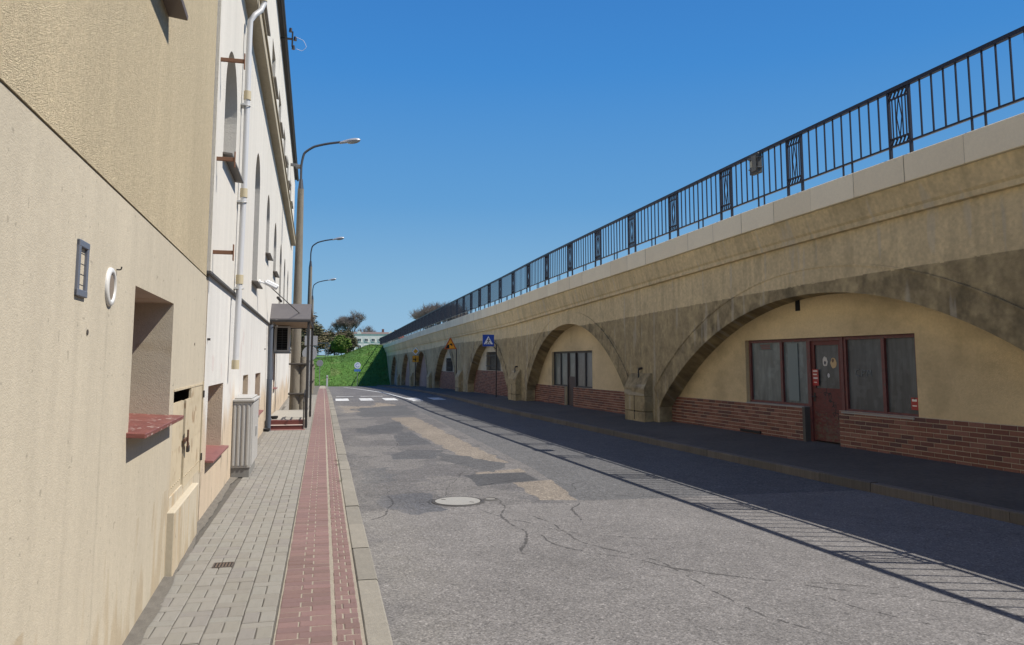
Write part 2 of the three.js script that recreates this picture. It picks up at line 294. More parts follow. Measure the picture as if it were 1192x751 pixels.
{
  const sandOf = (c) => new THREE.MeshStandardMaterial({ map: speck(c, .4, 3), roughness: 1, bumpMap: bumpOf(grainBump, 3), bumpScale: .004 });
  const bed = (parent, l, r2, dy, sand) => { const q = []; for (let z = 6; z > -90; z -= 1) { const b = z - 1; q.push([[l(z), leftTop(z) + dy, z], [r2(z), leftTop(z) + dy, z], [r2(b), leftTop(b) + dy, b], [l(b), leftTop(b) + dy, b], [[l(z), z], [r2(z), z], [r2(b), b], [l(b), b]]]); } return mesh('joint_sand', quads(q), sand, parent); };
  bed(redStrip, redLeft, kerbIn, -.004, sandOf([.30, .265, .21])); bed(pavement, (z) => wallX(z) - .06, redLeft, -.009, sandOf([.115, .105, .088]));
  const g = [paverGeo(.2, .1), paverGeo(.1, .2), paverGeo(.13, .1), paverGeo(.05, .1), paverGeo(.1, .1)], s = [], s2 = [];
  const vis = (x, z) => (z > -4.1 || x < wallX(z) - .2 ? 1000 : 0) + Math.hypot(x, z);
  for (let lane = 0; lane < 6; lane++) for (let z = 1.2 + (lane % 2) * .15; z > -40; z -= .3) {
    const x = redLeft(z) - .012 - .1 - lane * .2; if (x - .1 < wallX(z) - .04) continue;
    s.push({ x, y: leftTop(z), z: z - .05, g: 0, d: vis(x, z) });
    for (const e of [-.05, .05]) s.push({ x: x + e, y: leftTop(z), z: z - .2, g: 1, d: vis(x, z) });
  }
  layPavers(pavement, s, g, greyPav, 300, mul(31));
  let row = 0;
  for (let z = 1.2; z > -60; z -= .1, row++) {
    const x0 = redLeft(z) + .006, cols = row % 2 ? [[.065, 2], [.23, 0]] : [[.1, 0], [.265, 2]];
    for (const [cx, gi] of cols) s2.push({ x: x0 + cx, y: leftTop(z), z, g: gi, d: vis(x0 + cx, z) });
    if (row % 2) s2.push({ x: x0 + .397, y: leftTop(z), z, g: 4, d: vis(x0 + .4, z) }, { x: x0 + .472, y: leftTop(z), z, g: 3, d: vis(x0 + .47, z) });
    else s2.push({ x: x0 + .372, y: leftTop(z), z, g: 3, d: vis(x0 + .37, z) }, { x: x0 + .447, y: leftTop(z), z, g: 4, d: vis(x0 + .45, z) });
  }
  layPavers(redStrip, s2, g, redPav, 300, mul(32));
  // rough mortar strip along the foot of the wall
  const q = []; for (let z = 4; z > -36; z -= .12) { const b = z - .12, w = (zz) => wallX(zz) + .05 + .07 * fbm(zz * 2.3, 4, 3), y = (zz, o) => leftTop(zz) - .004 + .018 * noise(zz * 9 + o, o); q.push([[wallX(z) - .02, leftTop(z) + .012, z], [w(z), y(z, 3), z], [w(b), y(b, 3), b], [wallX(b) - .02, leftTop(b) + .012, b], [[0, z], [.2, z], [.2, b], [0, b]]]); }
  mesh('mortar_fillet', quads(q), new THREE.MeshStandardMaterial({ map: speck([.2, .183, .155], .45, 4), roughness: 1, bumpMap: bumpOf(grainBump, 4), bumpScale: .006 }), pavement);
}
// right-hand pavement under the viaduct
{
  const p = setting('right_pavement'), q = [];
  const m = new THREE.MeshStandardMaterial({ roughness: .95, bumpMap: bumpOf(grainBump, .5), bumpScale: .004, map: colTex(1024, 1024, (u, v, o) => { const n = fbm(u * 12, v * 12, 5), f = noise(u * 256, v * 256), k = .55 + .6 * n + .3 * f; o[0] = .082 * k; o[1] = .074 * k; o[2] = .064 * k; }, { rx: .12, ry: .12 }) });
  for (let z = 14; z > -94; z -= 1) { const b = z - 1, l = (zz) => [kerbR(zz) + .13, ground(zz) + .12, zz], r2 = (zz) => [PX(zz) + .6, foot(zz) + .02, zz]; q.push([l(z), r2(z), r2(b), l(b), [[0, z], [2, z], [2, b], [0, b]]]); }
  mesh('asphalt_walkway', quads(q), m, p);
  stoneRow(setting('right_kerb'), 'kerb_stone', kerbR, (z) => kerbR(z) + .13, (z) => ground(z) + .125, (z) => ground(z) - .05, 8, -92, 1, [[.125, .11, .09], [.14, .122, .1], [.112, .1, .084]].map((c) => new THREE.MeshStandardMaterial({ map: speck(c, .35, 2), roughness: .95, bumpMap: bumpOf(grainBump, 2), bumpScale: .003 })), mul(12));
}

// ------------------------------------------------------------ viaduct (faces the street, in shade)
const V = (z, y, n) => [PX(z) + n, y, z];                         // n > 0 goes into the viaduct
const arches = [ // centre, half span, spring above foot, crown height
  { c: -12.2, a: 5.75, s: .36, top: 2.9 }, { c: -24.2, a: 4.6, s: .38, top: 2.92 }, { c: -36.3, a: 4.6, s: .4, top: 2.62 }, { c: -49.3, a: 4.6, s: .4, top: 2.6 },
  { c: -62, a: 4.3, s: .4, top: 2.5 }, { c: -74.4, a: 4.3, s: .4, top: 2.42 }, { c: -87.6, a: 4.3, s: .4, top: 2.3 },
];
for (const A of arches) { A.y0 = foot(A.c) + A.s; const r = A.top - A.y0; A.R = (A.a * A.a + r * r) / (2 * r); A.cy = A.top - A.R; A.half = Math.asin(A.a / A.R); }
const archY = (A, z) => A.cy + Math.sqrt(Math.max(0, A.R * A.R - (z - A.c) ** 2));
const JAMB = .38;
const dirtLine = lerpPts([[0, 3.3], [-8, 3.14], [-11, 3.10], [-14.4, 3.03], [-21.4, 2.85], [-32, 2.68], [-45, 2.76], [-60, 2.6], [-98, 2.4]]);
function viaductStain(z, y, o) {
  // pale bare concrete above, a brown protective coat with a drawn lower field below, vertical weathering streaks
  const big = fbm(z * .5 + 20, y * .9, 4), st = fbm(z * 5.5, y * .55 + 3, 4), fine = fbm(z * 24, y * 24, 3), mould = fbm(z * 2.2 + 60, y * 1.6 + 5, 5);
  const line = dirtLine(z) + .02 * (fbm(z * 3, 1, 3) - .5) - .1 * Math.max(0, fbm(z * 9, 7, 2) - .68);
  const low = y < line;
  const mott = fbm(z * 13 + 8, y * 9, 4);
  let k = (.72 + .36 * big) * (.78 + .42 * st) * (.8 + .36 * fine) * (low ? .68 + .6 * mott : .9 + .18 * mott);
  const c = low ? [.45, .355, .195] : [.78, .625, .365];
  if (low) k *= .82 + .4 * mould;
  const ar = arches.find((t) => Math.abs(z - t.c) < t.a + .6); // black mould on the archivolt
  if (ar && low) { const rr = Math.hypot(z - ar.c, y - ar.cy) - ar.R; if (rr < .5) k *= 1 - .32 * ss(.38, .66, fbm(z * 4.5 + 12, y * 4.5, 4)); }
  k *= 1 - .34 * ss(.54, .80, mould) * (low ? 1 : .5);
  if (!low) k *= 1 - .25 * ss(.52, .78, st);
  for (let i = 0; i < 3; i++) o[i] = c[i] * k;
  const lime = ss(.68, .78, fbm(z * 6 + 90, y * .8 + 40, 3)); for (let i = 0; i < 3; i++) o[i] = mix(o[i], [.52, .48, .4][i], lime * .35);
}
const vBump = bumpOf(grainBump, 1.6);
const vMat = [[6, -31, 2048, 512], [-31, -113, 1536, 256]].map(([a, b, w, h]) => new THREE.MeshStandardMaterial({ map: areaTex(w, h, b, a, -1.5, 5, viaductStain), roughness: .95, bumpMap: vBump, bumpScale: .008 }));
const matAt = (z) => vMat[z > -31 ? 0 : 1];
const viaduct = thing('viaduct', 'long concrete arcade viaduct with bricked-up arches along the right of the street', 'viaduct');
const coB = (z) => deck(z) - .42, crB = (z) => deck(z) - mix(.82, .98, ss(-8, -32, z)); // underside of coping, underside of cornice
function strip(za, zb, step, f) { const q = []; for (let z = za; z > zb + 1e-6; z -= step) { const b = Math.max(zb, z - step); q.push(...f(z, b)); } return quads(q); }
const UVz = (z, y) => [z, y], mortar0 = std(.3, .27, .21, .95);
{ // the faces: one panel per stretch between expansion joints
  const joints = [16, -5.4, -18.9, -30.2, -42.8, -55.8, -68.2, -81, -96, -112];  // last stretch is added beyond the viaduct's visible end, to cast shade on the bank
  for (let k = 0; k + 1 < joints.length; k++) {
    const cuts = new Set([joints[k] - (k ? .006 : 0), joints[k + 1] + .006]);
    for (const A of arches) for (const s of [-1, 1]) { const z = A.c + s * A.a; if (z < joints[k] && z > joints[k + 1]) cuts.add(z); }
    const L = [...cuts].sort((a, b) => b - a), q = [];
    for (let i = 0; i + 1 < L.length; i++) {
      const mid = (L[i] + L[i + 1]) / 2, A = arches.find((t) => Math.abs(mid - t.c) < t.a), n = Math.ceil((L[i] - L[i + 1]) / .22);
      const lo = (z) => (A ? archY(A, clamp(z, A.c - A.a, A.c + A.a)) : foot(z) - .05);
      for (let j = 0; j < n; j++) { const z = mix(L[i], L[i + 1], j / n), b = mix(L[i], L[i + 1], (j + 1) / n); q.push([V(z, lo(z), 0), V(z, crB(z), 0), V(b, crB(b), 0), V(b, lo(b), 0), [UVz(z, lo(z)), UVz(z, crB(z)), UVz(b, crB(b)), UVz(b, lo(b))]]); }
    }
    mesh('wall_panel', quads(q), matAt(k < 3 ? 0 : -99), viaduct);
  }
}
arches.forEach((A, ai) => {
  const m = matAt(A.c), N = 40;
  // soffit and jambs
  const pts = [[A.c + A.a, foot(A.c + A.a) - .05]]; for (let i = 0; i <= N; i++) { const t = mix(A.half, -A.half, i / N); pts.push([A.c + Math.sin(t) * A.R, A.cy + Math.cos(t) * A.R]); } pts.push([A.c - A.a, foot(A.c - A.a) - .05]);
  let L = 0; const q = [];
  for (let i = 0; i + 1 < pts.length; i++) { const [z, y] = pts[i], [b, yb] = pts[i + 1]; q.push([V(z, y, 0), V(b, yb, 0), V(b, yb, JAMB + .05), V(z, y, JAMB + .05), [[z, y], [b, yb], [b + .3, yb], [z + .3, y]]]); }
  mesh('soffit', quads(q), m, viaduct);
  // raised archivolt band with a thin outer bead
  const ring = (r0, r1, p, span) => { const o = [], h = span; for (let i = 0; i < N; i++) { const t = mix(h, -h, i / N), u = mix(h, -h, (i + 1) / N), P = (a, r, n) => V(A.c + Math.sin(a) * r, A.cy + Math.cos(a) * r, n), W = (a, r) => [A.c + Math.sin(a) * r, A.cy + Math.cos(a) * r]; o.push([P(t, r0, -p), P(t, r1, -p), P(u, r1, -p), P(u, r0, -p), [W(t, r0), W(t, r1), W(u, r1), W(u, r0)]], [P(t, r1, -p), P(t, r1, .01), P(u, r1, .01), P(u, r1, -p), [W(t, r1), W(t, r1 + .03), W(u, r1 + .03), W(u, r1)]], [P(t, r0, .01), P(t, r0, -p), P(u, r0, -p), P(u, r0, .01), [W(t, r0 - .03), W(t, r0), W(u, r0), W(u, r0 - .03)]]); } return quads(o); };
  const w = ai ? .4 : .48;
  const arm = mesh('archivolt', ring(A.R + .002, A.R + w, .02, A.half * .98), m, viaduct);
  mesh('bead', ring(A.R + w - .03, A.R + w + .002, .03, A.half * .97), m, arm);
});
// cornice moulding under the coping
{
  const prof = (z) => [[.0, crB(z) - .03], [-.07, crB(z) - .02], [-.07, crB(z) + .06], [-.1, crB(z) + .1], [-.2, coB(z)]];
  for (const [za, zb] of [[16, -18.9], [-18.9, -42.8], [-42.8, -68.2], [-68.2, -112]]) {
    const g = strip(za - .004, zb + .004, .5, (z, b) => { const A = prof(z), B = prof(b), o = []; for (let i = 0; i < 4; i++) o.push([V(z, A[i][1], A[i][0]), V(z, A[i + 1][1], A[i + 1][0]), V(b, B[i + 1][1], B[i + 1][0]), V(b, B[i][1], B[i][0]), [[z, A[i][1]], [z, A[i + 1][1]], [b, B[i + 1][1]], [b, B[i][1]]]]); return o; });
    mesh('cornice', g, matAt(za), viaduct);
  }
}
// coping slabs
{
  const r = mul(44), mats = [[.80, .71, .52], [.77, .68, .495], [.82, .735, .545]].map((c) => new THREE.MeshStandardMaterial({ map: speck(c, .09, .9), roughness: .85 }));
  for (let z = 4, i = 0; z > -112; z -= 1.05, i++) {
    const b = z - 1.05, g = .004, dn = (r() - .5) * .006, pr = (zz) => [[.4, coB(zz) + .002], [-.24, coB(zz) + .002], [-.25, coB(zz) + .012], [-.25, deck(zz) - .015], [-.235, deck(zz)], [.4, deck(zz)]];
    const A = pr(z - g), B = pr(b + g), q = [], off = r() * 9;
    for (let k = 0; k < 5; k++) q.push([V(z - g, A[k][1], A[k][0] + dn), V(z - g, A[k + 1][1], A[k + 1][0] + dn), V(b + g, B[k + 1][1], B[k + 1][0] + dn), V(b + g, B[k][1], B[k][0] + dn), [[off, A[k][1] + A[k][0]], [off, A[k + 1][1] + A[k + 1][0]], [off + 1, B[k + 1][1] + B[k + 1][0]], [off + 1, B[k][1] + B[k][0]]]]);
    for (const [zz, P] of [[z - g, A], [b + g, B]]) q.push([V(zz, P[0][1], P[0][0]), V(zz, P[1][1], P[1][0]), V(zz, P[4][1], P[4][0]), V(zz, P[5][1], P[5][0])]);
    mesh('coping_slab', quads(q), mats[Math.floor(r() * 3)], viaduct);
  }
}
// deck and the far face
{
  mesh('coping_bed', strip(4, -112, 1, (z, b) => [[V(z, coB(z) + .02, -.236), V(z, deck(z) - .02, -.236), V(b, deck(b) - .02, -.236), V(b, coB(b) + .02, -.236)], [V(z, deck(z) - .02, -.236), V(z, deck(z) - .02, .39), V(b, deck(b) - .02, .39), V(b, deck(b) - .02, -.236)]]), mortar0, viaduct);
  const g = strip(16, -112, 2, (z, b) => [[V(z, deck(z) - .12, .38), V(z, deck(z) - .12, 9), V(b, deck(b) - .12, 9), V(b, deck(b) - .12, .38), [[0, z], [8, z], [8, b], [0, b]]], [V(z, deck(z) - .12, 9), V(z, -1.5, 9), V(b, -1.5, 9), V(b, deck(b) - .12, 9)], [V(z, crB(z) - .35, .5), V(b, crB(b) - .35, .5), V(b, crB(b) - .35, 9), V(z, crB(z) - .35, 9)]]);
  mesh('deck', g, std(.2, .2, .2, .95), viaduct);
  mesh('end_wall', quads([[V(-112, -1.5, 0), V(-112, deck(-112) - .1, 0), V(-112, deck(-112) - .1, 9), V(-112, -1.5, 9)]]), matAt(-99), viaduct);  // closes the added stretch that shades the grass bank
}
// buttresses on the piers
const wallTurn = (z) => Math.atan((PX(z + .5) - PX(z - .5)) / 1);
const jointMat = std(.03, .028, .025, 1), ironMat = std(.06, .055, .05, .6, { metalness: .6 });
function place(o, z, y, n) { o.position.set(...V(z, y, n)); o.rotation.y = wallTurn(z); return o; }
[[-18.85, 0], [-30.1, 1], [-43, 2], [-55.9, 2], [-68.2, 2], [-81, 2]].forEach(([z, kind]) => {
  const w = 1.14, d = .24, h1 = .8, h2 = 1.16, f = foot(z), b = new THREE.Group(); b.name = 'buttress'; viaduct.add(b); place(b, z, f, 0);
  const m = matAt(z);
  // three courses and a gabled coping, all in local coordinates: x towards the wall is +
  const course = (y0, y1, i) => { const g = bx(-d, .05, y0, y1 - .012, -w / 2, w / 2, .02); const u = g.attributes.uv; for (let k = 0; k < u.count; k++) u.setXY(k, u.getX(k) * .8 + z, u.getY(k) + .5 + i * .1); mesh('block', g, m, b); };
  course(-.05, .22, 0); course(.22, .62, 1);
  const s = new THREE.Shape([[-d, .62], [.05, .62], [.05, h2], [-.06, h2], [-d, h1]].map((p) => new THREE.Vector2(...p)));
  const cap = new THREE.ExtrudeGeometry(s, { depth: w - .03, bevelEnabled: true, bevelSize: .012, bevelThickness: .015, bevelSegments: 1 }); cap.translate(0, 0, -w / 2 + .015);
  { const u = cap.attributes.uv; for (let k = 0; k < u.count; k++) u.setXY(k, u.getX(k) + z, u.getY(k) + .6); }
  mesh('cap_stone', cap, m, b);
  if (kind < 2) { // drain slot and spout
    mesh('drain_slot', bx(-d - .004, -d + .02, -.0, h1 - .05, -.015, .015), jointMat, b);
    mesh('spout', [rod([.02, 1.3, 0], [-.1, 1.28, 0], .03, .03), rod([-.1, 1.29, 0], [-.12, 1.05, .02], .018, .018)], ironMat, b);
  }
});

// arch infills: plaster wall with openings, brick plinth, windows and doors
function plasterTex(z0, z1, y0, y1, c, seed, w = 1024, h = 384) {
  return areaTex(w, h, z0, z1, y0, y1, (z, y, o) => {
    const big = fbm(z * .8 + seed, y * .8, 4), sw = fbm(z * 1.6 + seed + 30 + y * .8, y * 5, 4), f = noise(z * 40, y * 40), k = (.78 + .38 * big) * (.88 + .2 * sw) * (.94 + .12 * f);
    const dirt = ss(.5, .8, fbm(z * 2.2 + seed, y * 3 + 8, 5)); for (let i = 0; i < 3; i++) o[i] = c[i] * k * (1 - .16 * dirt);
  });
}
const brickGeo = (() => { const g = bx(-.016, .016, -.03, .03, -.119, .119); return g; })();
const brickMats = [[.2, .08, .05], [.175, .068, .044], [.225, .096, .062], [.15, .06, .044], [.24, .11, .075], [.115, .052, .041]].map((c) => new THREE.MeshStandardMaterial({ map: speck(c, .3, 5), roughness: .8 }));
const mortar = new THREE.MeshStandardMaterial({ map: speck([.47, .40, .30], .2, 3), roughness: 1 });
const redPaint = new THREE.MeshStandardMaterial({ roughness: .55, map: colTex(256, 256, (u, v, o) => { const n = fbm(u * 10, v * 10, 4), ch = ss(.66, .72, fbm(u * 22 + 3, v * 22, 3)); const k = .7 + .6 * n; o[0] = mix(.135 * k, .09, ch); o[1] = mix(.042 * k, .06, ch); o[2] = mix(.036 * k, .05, ch); }, { rx: 1.3, ry: 1.3 }) });
const darkFrame = std(.05, .045, .042, .6);
function paneMat(seed, c) { return new THREE.MeshStandardMaterial({ roughness: .3, metalness: 0, map: colTex(256, 512, (u, v, o) => { const st = fbm(u * 14 + seed, v * 2.2, 4), b = fbm(u * 3 + seed * 3, v * 3, 4), sm = ss(.58, .75, fbm(u * 7 + seed, v * 9 + seed, 4)), k = .45 + .9 * st * b * 2; for (let i = 0; i < 3; i++) o[i] = mix(c[i] * k, c[i] * 2.0, sm * .22); }, { rx: 1, ry: 1 }) }); }
const paneMats = [paneMat(1, [.10, .125, .125]), paneMat(2, [.115, .145, .15]), paneMat(3, [.075, .085, .09]), paneMat(4, [.07, .078, .08]), paneMat(7, [.085, .10, .11])];
function wallShape(z0, z1, y0, y1, holes) { const s = new THREE.Shape([[z0, y0], [z1, y0], [z1, y1], [z0, y1]].map((p) => new THREE.Vector2(...p))); for (const h of holes) s.holes.push(new THREE.Path(h.map((p) => new THREE.Vector2(...p)))); return s; }
function onViaduct(shape, depth, n0) { const g = new THREE.ExtrudeGeometry(shape, { depth, bevelEnabled: false }), p = g.attributes.position; for (let i = 0; i < p.count; i++) { const [x, y, z] = V(p.getX(i), p.getY(i), n0 + depth - p.getZ(i)); p.setXYZ(i, x, y, z); } g.computeVertexNormals(); return g; }
// axis-aligned block on the viaduct wall between z0..z1 (z0 < z1), y0..y1, n0..n1
function vb(z0, z1, y0, y1, n0, n1) { const c = (z, y, n) => V(z, y, n), q = []; const u = [[z0, y0], [z1, y0], [z1, y1], [z0, y1]];
  q.push([c(z0, y0, n0), c(z1, y0, n0), c(z1, y1, n0), c(z0, y1, n0), u], [c(z1, y0, n1), c(z0, y0, n1), c(z0, y1, n1), c(z1, y1, n1), u], [c(z0, y1, n0), c(z1, y1, n0), c(z1, y1, n1), c(z0, y1, n1), u], [c(z0, y0, n1), c(z1, y0, n1), c(z1, y0, n0), c(z0, y0, n0), u]);
  const v = [[n0, y0], [n1, y0], [n1, y1], [n0, y1]]; q.push([c(z1, y0, n0), c(z1, y0, n1), c(z1, y1, n1), c(z1, y1, n0), v], [c(z0, y0, n1), c(z0, y0, n0), c(z0, y1, n0), c(z0, y1, n1), v]); return quads(q); }
function vpane(z0, z1, y0, y1, n) { return quads([[V(z0, y0, n), V(z1, y0, n), V(z1, y1, n), V(z0, y1, n), [[0, 0], [1, 0], [1, 1], [0, 1]]]]); }
function infill(A, opts) {
  const g = new THREE.Group(); g.name = 'arch_infill'; viaduct.add(g);
  const z0 = A.c - A.a - .15, z1 = A.c + A.a + .15, f = foot(A.c) - .4;
  const holes = opts.holes || [], pl = opts.plinth;
  const m = new THREE.MeshStandardMaterial({ map: plasterTex(z0, z1, f, A.top + .2, opts.color, A.c, opts.big ? 1400 : 512, opts.big ? 420 : 160), roughness: .95, bumpMap: bumpOf(grainBump, 1), bumpScale: .006 });
  mesh('plaster', onViaduct(wallShape(z0, z1, f, A.top + .15, holes), .22, JAMB), m, g);
  if (pl) {
    const p = new THREE.Group(); p.name = 'brick_plinth'; g.add(p);
    const segs = pl.segs || [[z0, z1]];
    for (const [a, b] of segs) mesh('mortar', vb(a, b, f, pl.top, JAMB - .035, JAMB + .1), mortar, p);
    if (pl.bricks) {
      const r = mul(71 + Math.round(-A.c)), spots = [], H = .0715, L = .252, rest = brickMats.map(() => []);
      for (const [a, b] of segs) { let k = 0; for (let y = pl.top - .036; y > foot(A.c) - .03; y -= H, k++) { let e = b, len = k % 2 ? L / 2 : L; while (e > a + .03) { const s2 = Math.max(a, e - len); spots.push({ z: (e + s2) / 2, y, w: (e - s2 - .014) / (L - .014) }); e = s2; len = L; } } }
      const ok = spots;
      ok.sort((s, t) => t.z - s.z);
      ok.forEach((s, i) => { const mi = Math.floor(Math.pow(r(), 1.2) * 6); const dn = (r() - .5) * .004, zz = s.z;
        if (i < pl.bricks) { const b = mesh('brick', brickGeo, brickMats[mi], p); place(b, zz, s.y, JAMB - .026 + dn); b.scale.z = s.w; }
        else { const q = brickGeo.clone().scale(1, 1, s.w); q.applyMatrix4(new THREE.Matrix4().makeRotationY(wallTurn(zz)).setPosition(...V(zz, s.y, JAMB - .026 + dn))); rest[mi].push(q); } });
      rest.forEach((l, i) => { if (l.length) { const b = mesh('brick_field', mergeGeometries(l), brickMats[i], p); b.userData.kind = 'stuff'; } });
    }
  }
  return g;
}
// bay 1: shop front with red frames
{
  const A = arches[0], g = infill(A, { big: true, color: [.64, .495, .275], holes: [[[-14.83, .85], [-12.95, .85], [-12.95, .0], [-12.02, .0], [-12.02, .82], [-10.3, .82], [-10.3, 2.14], [-14.83, 2.14]]], plinth: { top: .85, segs: [[A.c - A.a - .1, -12.965], [-12.015, A.c + A.a + .1]], bricks: 300 } });
  const n = JAMB + .07;
  const win = (z0, z1, y0, panes, mats) => {
    const w = new THREE.Group(); w.name = 'window'; g.add(w);
    const t = .06; mesh('frame', [vb(z0, z1, 2.14 - t, 2.14, n, n + .06), vb(z0, z1, y0, y0 + .045, n, n + .06), vb(z0, z0 + t, y0, 2.14, n - .004, n + .06), vb(z1 - t, z1, y0, 2.14, n - .004, n + .06)], redPaint, w);
    mesh('mullion', vb(panes - .035, panes + .035, y0 + .03, 2.1, n - .008, n + .06), redPaint, w);
    mesh('pane', vpane(z0 + .05, panes - .02, y0 + .04, 2.09, n + .035), mats[0], w); mesh('pane', vpane(panes + .02, z1 - .05, y0 + .04, 2.09, n + .035), mats[1], w);
    mesh('sill', vb(z0 + .02, z1 - .02, y0 - .03, y0 - .002, JAMB - .05, n + .05), std(.32, .3, .26, .9), w);
    return w;
  };
  const w1 = win(-14.8, -12.9, .87, -13.72, [paneMats[0], paneMats[1]]); win(-11.97, -10.32, .84, -11.05, [paneMats[2], paneMats[3]]);
  mesh('curtain', vb(-13.55, -13.25, .95, 2.05, n + .02, n + .03), std(.15, .19, .19, .5), w1);
  mesh('notice', quads([[V(-14.5, 1.93, n + .03), V(-14.05, 1.93, n + .03), V(-14.05, 2.06, n + .03), V(-14.5, 2.06, n + .03)]]), new THREE.MeshStandardMaterial({ roughness: .6, map: canvasTex(128, 40, (c, w, h) => { c.fillStyle = '#56605e'; c.fillRect(0, 0, w, h); c.fillStyle = '#8a2a22'; for (let k = 0; k < 3; k++) for (let x = 14 + k * 6; x < w - 20; x += 8) c.fillRect(x, 6 + k * 11, 5, 5); }) }), w1);
  const d = new THREE.Group(); d.name = 'door'; g.add(d);
  const doorMap = canvasTex(256, 640, (c, w, h) => {
    const r = mul(8); c.fillStyle = '#5f2a23'; c.fillRect(0, 0, w, h);
    for (let i = 0; i < 900; i++) { c.fillStyle = ['rgba(70,28,22,.25)', 'rgba(130,60,48,.16)', 'rgba(60,50,42,.3)'][i % 3]; const y = h * Math.pow(r(), i % 3 === 2 ? .35 : 1); c.fillRect(r() * w, y, 2 + r() * 22, 2 + r() * 12); }
    for (let i = 0; i < 240; i++) { c.fillStyle = `rgba(${80 + r() * 30 | 0},${70 + r() * 20 | 0},${58 + r() * 14 | 0},.5)`; c.fillRect(r() * w, h * (.68 + .32 * Math.pow(r(), .6)), 3 + r() * 34, 3 + r() * 16); }
    c.strokeStyle = '#160f12'; c.lineWidth = 5; c.beginPath(); for (const [x, y, s] of [[90, 300, 1], [130, 350, .8], [160, 420, 1.1]]) { c.moveTo(x, y); c.quadraticCurveTo(x + 50 * s, y - 50, x + 20, y + 50 * s); c.quadraticCurveTo(x - 20, y + 20, x + 60 * s, y + 40); c.quadraticCurveTo(x + 30, y + 60, x + 70 * s, y + 90 * s); } c.stroke();
  });
  mesh('leaf', [vb(-12.84, -12.04, .27, 1.22, n + .01, n + .05), vb(-12.84, -12.04, 2.0, 2.08, n + .01, n + .05), vb(-12.84, -12.76, 1.22, 2.0, n + .01, n + .05), vb(-12.12, -12.04, 1.22, 2.0, n + .01, n + .05)].map((q) => { const u = q.attributes.uv; for (let i = 0; i < u.count; i++) u.setXY(i, (u.getX(i) + 12.84) / .8, (u.getY(i) - .25) / 1.85); return q; }), new THREE.MeshStandardMaterial({ map: doorMap, roughness: .6 }), d);
  mesh('frame', [vb(-12.9, -12.84, .2, 2.14, n - .02, n + .07), vb(-12.04, -11.97, .2, 2.14, n - .02, n + .07), vb(-12.84, -12.04, 2.08, 2.14, n - .02, n + .07)], redPaint, d);
  mesh('pane', vpane(-12.77, -12.11, 1.21, 2.01, n + .035), paneMats[3], d);
  const hd = mesh('handle', [rod(V(-12.79, 1.06, n + .02), V(-12.79, 1.06, n - .05), .012), rod(V(-12.79, 1.06, n - .05), V(-12.68, 1.06, n - .05), .011), vb(-12.815, -12.765, .97, 1.13, n + .004, n + .012)], ironMat, d);
  const flat = (name, z0, z1, y0, y1, nn, tex, par) => mesh(name, vpane(z0, z1, y0, y1, nn), new THREE.MeshStandardMaterial({ map: tex, roughness: .55, alphaTest: .5, transparent: false }), par);
  flat('notice', -12.83, -12.66, 1.26, 1.56, n + .006, canvasTex(96, 160, (c, w, h) => { c.fillStyle = '#9c3d35'; c.fillRect(0, 0, w, h); c.fillStyle = '#d8cfc4'; c.fillRect(10, 12, 70, 12); c.fillRect(10, 46, 60, 10); c.fillRect(14, 80, 66, 14); c.fillStyle = '#a3251f'; c.fillRect(0, 112, w, 48); c.fillStyle = '#d8cfc4'; c.fillRect(18, 124, 50, 8); }), d);
  const sticker = (cx, cy, r2, col, par, seed) => { const s = new THREE.Shape(), rr = mul(seed); for (let k = 0; k < 14; k++) { const a = k / 14 * 6.283, q = r2 * (.85 + .25 * rr()); const X = cx + Math.cos(a) * q, Y = cy + Math.sin(a) * q * 1.35; k ? s.lineTo(X, Y) : s.moveTo(X, Y); } const geo = onViaduct(s, .003, n + .03); return mesh('sticker', geo, std(...col, .5), par); };
  sticker(-12.5, 1.7, .07, [.5, .47, .42], d, 3); sticker(-12.28, 1.68, .075, [.5, .35, .17], d, 4); sticker(-12.5, 1.68, .025, [.06, .06, .07], d, 5).position.x = -.004; sticker(-12.29, 1.72, .028, [.12, .07, .04], d, 6).position.x = -.004; sticker(-12.42, 1.45, .03, [.5, .5, .5], d, 9);
  flat('notice', -10.5, -10.36, .95, 1.14, n - .012, canvasTex(64, 96, (c, w, h) => { c.fillStyle = '#a5352a'; c.fillRect(0, 0, w, h); c.fillStyle = '#e6ded0'; c.fillRect(8, 12, 44, 18); c.fillStyle = '#141414'; c.fillRect(24, 4, 16, 10); c.fillStyle = '#e6ded0'; c.fillRect(10, 60, 40, 8); }), g);
  mesh('door_reveal', vb(-12.975, -12.9, .18, .86, JAMB - .06, n + .06), std(.09, .082, .07, .9), g);
  mesh('vent_hole', vb(-13.13, -13.0, 2.66, 2.86, JAMB - .01, JAMB + .015), std(.012, .011, .01, 1), g);
  mesh('cellar_slot', vb(-15.0, -14.3, .25, .3, JAMB - .07, JAMB), jointMat, g);
  // letters traced in the dust of the pane beside the door
  const dust = std(.2, .225, .23, .6), ink = (pts) => mesh('dust_writing', tube(pts.map(([a, b]) => V(-11.78 + a * .5, 1.36 + b * .26, n + .03)), .006, 16, 5), dust, g);
  ink([[.27, .8], [.12, .72], [.1, .45], [.25, .35]]); ink([[.38, .33], [.4, .78]]); ink([[.4, .78], [.55, .7], [.52, .56], [.41, .54]]); ink([[.62, .34], [.66, .76], [.73, .5], [.8, .78]]); ink([[.8, .78], [.83, .34]]);
}
